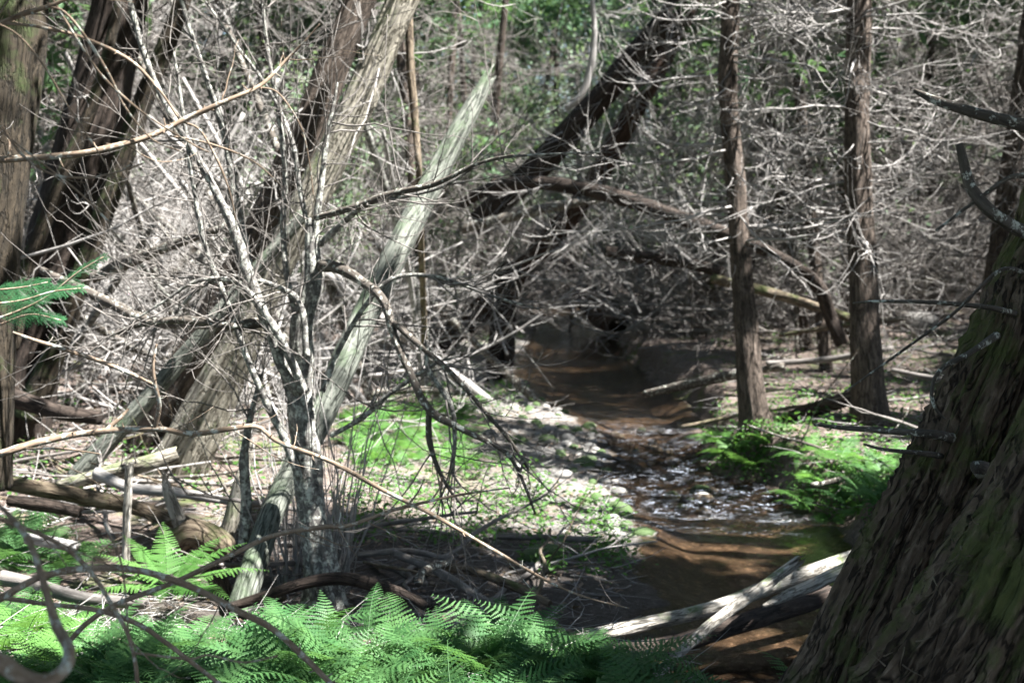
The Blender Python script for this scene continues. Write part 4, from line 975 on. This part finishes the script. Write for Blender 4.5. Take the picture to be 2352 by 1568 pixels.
# long dead poles leaning in the left tangle
rng = np.random.default_rng(33)
LEAN = [(200,180,620,560),(230,380,640,700),(160,440,520,860),(330,260,760,520),(90,200,560,640),(250,520,560,960),(420,180,700,620),(60,640,420,800),(350,520,120,830),(560,260,330,640),(460,560,180,880),(640,180,430,560),(880,300,960,760),(820,520,1000,640),(780,120,900,420),(90,300,330,700),(300,100,700,760),(120,560,480,720),(420,420,640,900),(260,300,480,940),(600,420,300,900),(150,120,420,620),(520,60,760,560),(700,480,420,960)]
for i, (u0, v0, u1, v1) in enumerate(LEAN):
    if v1 < 930: u1, v1 = u1 + (u1 - u0) / (v1 - v0) * (930 - v1) * .55, 930
    g_ = G(u1, v1); d1 = float((g_ - CAM) @ FWD) + .02; d0 = d1 + rng.uniform(-3, 1.5)
    um, vm = (u0 + u1) / 2 + rng.normal(0, 14), (v0 + v1) / 2 + rng.normal(0, 14)
    wd = rng.uniform(13, 27)
    pole('leaning_dead_pole', 'thin dead pole slanting through the tangle between the left cedars and the shrub', 'dead tree', [(u0, v0, wd * .5, d0), (um, vm, wd * .8, (d0 + d1) / 2), (u1, v1, wd, d1)], [M['twig'], M['twig_dark'], M['shrub']][i % 3], 40, 9, .08, 2, 300 + i, group='dead poles in the left tangle', twigs=12, tl=.8)

# loose sticks over the litter
SK = []
for s_ in range(5):
    rg = np.random.default_rng(820 + s_); L = rg.uniform(1.0, 2.4)
    n = 12; tt = np.linspace(-.5, .5, n)
    pt = np.stack([tt * L, np.cumsum(rg.normal(0, .03, n)), .03 + .05 * s_ * (tt + .5) + rg.normal(0, .006, n)], -1)
    m0 = MB(); trunk(m0, np.concatenate([pt, (np.linspace(1, .35, n) * rg.uniform(.014, .03))[:, None]], 1), 40, 9, .12, 2, 830 + s_, .15, .5)
    mt = [M['twig'], M['twig_mid'], M['twig_dark'], M['log_moss'], M['twig_mid']][s_]; tws = []
    for j in rg.integers(3, n, 4):
        m1 = MB(); curl_twigs(m1, pt[j:j+1], norm(rg.normal(size=(1, 3)) * np.array([1, 1, .5]) + np.array([.8, 0, .35])), rg.uniform(.25, .8, 1), np.full(1, .006), 7, 4, .1, .25, .1, rg); tws.append(m1.mesh('twig', mt))
    SK.append((m0.mesh('stem', mt), tws))
rng = np.random.default_rng(84); k = 0
while k < 95:
    if k < 62: p = G(rng.uniform(-40, 640), rng.uniform(700, 1240)) if rng.uniform() < .75 else G(rng.uniform(780, 1300), rng.uniform(1200, 1420))
    else: p = G(rng.uniform(1640, 2352), rng.uniform(720, 1100))
    if sdist(np.array([p[0]]), np.array([p[1]]))[0][0] < .3: continue
    lf = k < 62
    t = empty('dead_stick', (p[0], p[1], p[2]), 'loose dead stick lying on the litter left of the stream' if lf else 'loose dead stick lying on the litter of the right bank', 'stick', 'loose sticks of the left floor' if lf else 'loose sticks of the right bank')
    t.rotation_euler = (rng.normal(0, .1), -rng.uniform(0, .25), rng.uniform(0, 6.28)); a_, b_ = SK[k % 5]; sc_ = rng.uniform(.7, 1.2); t.scale = (sc_,) * 3
    link('stem', a_, t); k += 1
    for e_ in b_: link('twig', e_, t)

# ------------------------------------------------------------------ stones
def stone_mesh(seed, mat, sub=3):
    rg = np.random.default_rng(seed); n1, n2 = 14, 10
    th = np.linspace(0, 2 * math.pi, n1, endpoint=False); ph = np.linspace(0, math.pi, n2)
    v = np.stack([np.outer(np.sin(ph), np.cos(th)), np.outer(np.sin(ph), np.sin(th)), np.outer(np.cos(ph), np.ones(n1))], -1)
    v = v * (1 + .28 * fbm(v * 1.3 + seed * 5.1, seed, 3))[..., None] * np.array([1, rg.uniform(.7, .95), rg.uniform(.45, .7)])
    idx = np.arange(n1 * n2).reshape(n2, n1); i0, i1 = idx[:-1], idx[1:]
    mb = MB(); mb.add(v, np.stack([i0, i1, np.roll(i1, -1, 1), np.roll(i0, -1, 1)], -1).reshape(-1, 4)); return mb
ST = [stone_mesh(i, 0).mesh('stone', M['stone'] if i < 5 else M['stone_moss']) for i in range(8)]
rng = np.random.default_rng(21)
cnt = 0; pos = []
while cnt < 212:
    if cnt < 190:
        a = rng.uniform(0, 1); v = 905 + 330 * a**1.2; uc = np.interp(v, [900, 930, 1000, 1100, 1200, 1250], [1190, 1255, 1365, 1398, 1432, 1450])
        u = uc + 12 - abs(rng.normal(0, np.interp(v, [900, 960, 1100, 1230], [120, 110, 90, 50])))
        p = G(u, v); s_ = rng.uniform(.03, .07) if rng.uniform() < .8 else rng.uniform(.07, .12)
    else:
        u, v = rng.uniform(1390, 1640), rng.uniform(985, 1190); p = PZ(u, v, WZ - .07); s_ = rng.uniform(.04, .10)
    if any((p[0] - x_)**2 + (p[1] - y_)**2 < (s_ + r_)**2 * .6 for x_, y_, r_ in pos): 
        if rng.uniform() < .9: continue
    pos.append((p[0], p[1], s_))
    o = link('stone', ST[int(rng.integers(0, 8))], None, (p[0], p[1], p[2] + s_ * .1), (rng.normal(0, .2), rng.normal(0, .2), rng.uniform(0, 6.28)), s_)
    ms = o.data.materials[0] == M['stone_moss']
    if cnt >= 190: tag(o, 'wet stone breaking the shallow riffle of the stream', 'stone', 'stones in the riffle')
    elif ms: tag(o, 'mossy stone on the gravel bar beside the stream', 'stone', 'mossy stones of the gravel bar')
    else: tag(o, 'pale bare cobble on the gravel bar beside the stream', 'stone', 'pale stones of the gravel bar')
    cnt += 1
for (u, v, s_, lab) in [(1245,1285,.16,'large flat green mossed stone on the mud left of the stream'),(1340,1072,.13,'round dark mossy stone at the edge of the riffle'),(1480,1232,.09,'small green mossy stone alone in shallow water')]:
    p = G(u, v); o = link('stone', ST[6], None, (p[0], p[1], p[2] + .02), (0, 0, u), s_); tag(o, lab, 'stone')
p = G(2110, 765)
sm = stone_mesh(33, 0); o = sm.build('boulder', M['stone']); o.location = (p[0], p[1], p[2] + .12); o.scale = (.3, .3, .42)
tag(o, 'white sunlit boulder on the bank behind the thicker straight cedar', 'boulder')
pb = MB(); m = 2600
pu = rng.uniform(0, 1, m); pv = 900 + 440 * pu**1.3
pc = np.array([G(np.interp(v, [900, 1000, 1200, 1340], [1200, 1370, 1432, 1480]) - abs(rng.normal(0, 130)), v) for v in pv])
ic = np.array([[1,0,0],[-1,0,0],[0,1,0],[0,-1,0],[0,0,.6],[0,0,-.6]], float)
sz = rng.uniform(.008, .028, (m, 1, 1)); vv = pc[:, None] + ic[None] * sz * rng.uniform(.7, 1.3, (m, 6, 1))
tri = np.array([[0,2,4],[2,1,4],[1,3,4],[3,0,4],[2,0,5],[1,2,5],[3,1,5],[0,3,5]])
pb.add(vv, None, (tri[None] + (np.arange(m) * 6)[:, None, None]).reshape(-1, 3)); kind(pb.build('gravel', M['stone']), 'stuff')

# ------------------------------------------------------------------ ferns
def frond(mb, rg, L, az, el0, curve=1.0, wid=.30, n=20, m=7):
    t = np.linspace(0, 1, n); el = el0 - curve * t**1.3
    d = np.stack([np.cos(el) * math.cos(az), np.cos(el) * math.sin(az), np.sin(el)], -1)
    sp_ = np.cumsum(d, axis=0) * L / n
    sd = np.array([-math.sin(az), math.cos(az), 0.0]); roll = rg.normal(0, .25)
    mb.tubes(sp_[None], (np.linspace(.0022, .0006, n) * L / .4)[None], 3)
    V = []
    for i in range(3, n):
        tt = t[i]; lp = wid * L * max(.06, (1 - tt) ** .75 * min(1, .45 + tt * 2.6))
        for s_ in (-1, 1):
            nr = np.cross(d[i], sd) * math.sin(roll)
            ax = norm(sd * s_ * .9 + d[i] * .42 + nr * s_ + np.array([0, 0, -.12]) + rg.normal(0, .06, 3))
            up = norm(np.cross(ax, d[i])) * s_
            fw = norm(np.cross(up, ax)) * -s_
            wq = lp / m
            for j in range(m):
                q = (j + .5) / m; c = sp_[i] + ax * lp * q + np.array([0, 0, -.10]) * lp * q * q
                l = lp * .17 * (1 - q * .82) * (.75 + .25 * min(1, q * 5)) + .0012
                for e in (-1, 1):
                    dd = norm(fw * e + ax * .6)
                    V.append([c - ax * wq * .52, c + dd * l * .8 - ax * wq * .34, c + dd * l + ax * wq * .1, c + ax * wq * .5])
    V = np.array(V).reshape(-1, 3); mb.add(V, np.arange(len(V)).reshape(-1, 4))
def fern_mesh(seed, mat, nf=7, L=.42, el=(0.25, 1.05), n=20, m=6):
    rg = np.random.default_rng(seed); mb = MB()
    for j in range(nf): frond(mb, rg, L * rg.uniform(.7, 1.15), j * 6.283 / nf + rg.normal(0, .3), rg.uniform(*el), rg.uniform(.7, 1.3), .30, n, m)
    return mb.mesh('fern', mat, False)
FM = [fern_mesh(i, M['fern'], 6, .41) for i in range(5)]
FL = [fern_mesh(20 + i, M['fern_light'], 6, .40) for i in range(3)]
rng = np.random.default_rng(14)
def fern_at(x, y, s_, lab, grp, light=False):
    ms = FL if light else FM
    o = link('fern', ms[int(rng.integers(0, len(ms)))], None, (x, y, hz(x, y) - .01), (rng.normal(0, .1), rng.normal(0, .1), rng.uniform(0, 6.28)), s_)
    return tag(o, lab, 'fern', grp)
def scatter(n, fn, mind=.09):
    out = []; tr = 0
    while len(out) < n and tr < n * 40:
        tr += 1; x, y = fn()
        if all((x - a)**2 + (y - b)**2 > mind**2 for a, b in out): out.append((x, y))
    return out
def f1():
    u = rng.uniform(150, 1560); v = rng.uniform(1400, 1700); p = PZ(u, v, 0.12)
    lim = np.interp(u, [150, 500, 800, 1150, 1400, 1560], [1470, 1450, 1425, 1420, 1480, 1560])
    while v < lim: v = rng.uniform(1400, 1700)
    p = PZ(u, v, 0.12); return p[0], p[1]
for x, y in scatter(150, f1, .105): fern_at(x, y, rng.uniform(.75, 1.1), 'lacy green fern in the dense bed along the bottom of the view', 'ferns of the near bank')
def f2():
    p = PZ(rng.uniform(-60, 230), rng.uniform(1290, 1640), 0.05); return p[0], p[1]
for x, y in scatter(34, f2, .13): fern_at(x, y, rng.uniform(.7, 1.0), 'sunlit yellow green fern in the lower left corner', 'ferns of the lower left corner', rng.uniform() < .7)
def f3():
    p = G(rng.uniform(790, 1085), rng.uniform(945, 1070)); return p[0], p[1]
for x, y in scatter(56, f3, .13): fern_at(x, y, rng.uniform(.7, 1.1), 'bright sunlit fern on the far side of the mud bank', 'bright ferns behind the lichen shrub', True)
def f4():
    p = G(rng.uniform(1660, 1790), rng.uniform(1020, 1075)); return p[0], p[1]
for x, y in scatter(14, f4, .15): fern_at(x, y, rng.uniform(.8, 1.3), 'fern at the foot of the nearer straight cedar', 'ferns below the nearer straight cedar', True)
def f5():
    p = G(rng.uniform(1850, 2110), rng.uniform(1080, 1190)); return p[0], p[1]
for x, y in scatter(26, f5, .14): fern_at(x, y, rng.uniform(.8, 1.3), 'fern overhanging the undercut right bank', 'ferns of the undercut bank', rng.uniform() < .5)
def f6():
    p = PZ(rng.uniform(-30, 170), rng.uniform(1100, 1160), .1); return p[0], p[1]
for x, y in scatter(9, f6, .15): fern_at(x, y, rng.uniform(.9, 1.2), 'fern growing over the mossy log at the left edge', 'ferns over the left mossy log')
for (u, v) in [(1500,1640),(1560,1660),(1700,1640),(1880,1620),(1950,1600)]:
    p = PZ(u, v, .05); fern_at(p[0], p[1], .9, 'small fern at the foot of the big leaning cedar', 'ferns by the leaning cedar')
# the big fern in front of the stakes, each frond a part
p = P(385, 1325, 6.3); t = empty('large_fern', (p[0], p[1], p[2] - .05), 'single large fern spreading in front of the pale upright stake', 'fern')
rg = np.random.default_rng(55)
for j, (az, el, L) in enumerate([(3.0, .45, .50), (2.5, .8, .42), (1.9, .95, .42), (.9, .75, .42), (.1, .4, .52), (-.5, .25, .42), (3.7, .3, .42), (-1.4, .35, .36), (3.3, .75, .40), (.4, .7, .45)]):
    mb = MB(); frond(mb, rg, L, az, el, .6, .30, 24, 8); mb.build('frond', M['fern_light'], t, False)

# ------------------------------------------------------------------ conifer spray at the left edge
b = P(-30, 735, 3.6); t = empty('conifer_spray', tuple(b), 'dark green conifer spray poking in from the left edge', 'branch')
tw = MB(); lf = MB(); rg = np.random.default_rng(66)
for rows in [[(-30,740,7,3.6),(40,715,6,3.6),(110,680,5,3.6),(180,625,4,3.6),(238,590,2,3.6)], [(-30,700,6,3.55),(50,690,5,3.55),(120,670,4,3.55),(185,662,2,3.55)], [(0,745,5,3.6),(70,722,4,3.6),(140,735,2,3.6)], [(-30,668,5,3.5),(50,660,4,3.5),(110,648,2,3.5)]]:
    c = resample(rel(pxc(rows), b), 34); trunk(tw, rel(pxc(rows), b), 24, 6, .05, 2, 5)
    tn = norm(np.gradient(c[:, :3], axis=0))
    for i in range(4, 34):
        for s_ in (-1, 1):
            sd = norm(np.cross(tn[i], np.array([0, -.6, .8]))) * s_
            l = rg.uniform(.035, .075) * (1.15 - i / 40)
            ax = norm(sd * .75 + tn[i] * .7 + rg.normal(0, .12, 3)); up = norm(np.cross(ax, sd + tn[i] * .01 + .01))
            m = 9
            for j in range(m):
                q0 = c[i, :3] + ax * l * (j + .5) / m + np.array([0, 0, -.15]) * l * (j / m)**2
                for e in (-1, 1):
                    dd = norm(np.cross(up, ax) * e + ax * .8 + rg.normal(0, .1, 3)); ln = .011
                    lf.add([q0 - ax * .0015, q0 + dd * ln * .5 + ax * .0012, q0 + dd * ln, q0 + dd * ln * .5 - ax * .0012], [[0, 1, 2, 3]])
tw.build('twig', M['twig_tan'], t); lf.build('needles', M['hemlock'], t, False)

# ------------------------------------------------------------------ ground cover and litter (uncountable)
rng = np.random.default_rng(88)
def pts_px(n, u0, u1, v0, v1):
    return np.array([G(rng.uniform(u0, u1), rng.uniform(v0, v1)) for _ in range(n)])
cl = [pts_px(260, 780, 1260, 1060, 1260), pts_px(160, 900, 1200, 890, 960), pts_px(520, 1640, 2300, 760, 1120), pts_px(120, 1200, 1450, 1150, 1340), pts_px(120, 960, 1200, 760, 880), pts_px(100, 1840, 2080, 1130, 1230), pts_px(160, 0, 650, 860, 1180), pts_px(60, 1640, 1760, 1040, 1100)]
c = np.concatenate(cl); c = c[sdist(c[:, 0], c[:, 1])[0] > .05]
i = rng.integers(0, len(c), len(c) * 9)
lc = c[i] + np.stack([rng.normal(0, .07, len(i)), rng.normal(0, .07, len(i)), np.zeros(len(i))], -1)
lc[:, 2] = height(lc[:, 0], lc[:, 1]) + rng.uniform(.01, .14, len(i))
gc = MB(); gc.add(*leaves(lc, .045, rng, .5)); kind(gc.build('ground_cover', M['cover'], None, False), 'stuff')
n = 9000; y = 4.5 + 22 * rng.uniform(0, 1, n)**1.5; x = rng.uniform(-1, 1, n) * (y * .45 + .6)
d = sdist(x, y)[0]; k = d > .1; x, y = x[k], y[k]; n = len(x)
b = np.stack([x, y, height(x, y) + rng.uniform(.003, .05, n)], -1)
a = rng.uniform(0, 6.28, n)
ll = MB(); curl_twigs(ll, b, np.stack([np.cos(a), np.sin(a), rng.normal(0, .08, n)], -1), rng.uniform(.06, .5, n), rng.uniform(.0015, .006, n), 5, 3, 0, .12, .12, rng)
kind(ll.build('twig_litter', M['twig'], None), 'stuff')
n = 14000; y = 4.0 + 24 * rng.uniform(0, 1, n)**1.4; x = rng.uniform(-1, 1, n) * (y * .45 + .6)
d = sdist(x, y)[0]; k = d > .1; x, y = x[k], y[k]; n = len(x)
lm = leaf_mat('dry_leaf', (0.09, 0.062, 0.045), (0.28, 0.225, 0.18), .15, 30, .8)
dl = MB(); dl.add(*leaves(np.stack([x, y, height(x, y) + .012], -1), .05, rng, .35)); kind(dl.build('leaf_litter', lm, None, False), 'stuff')
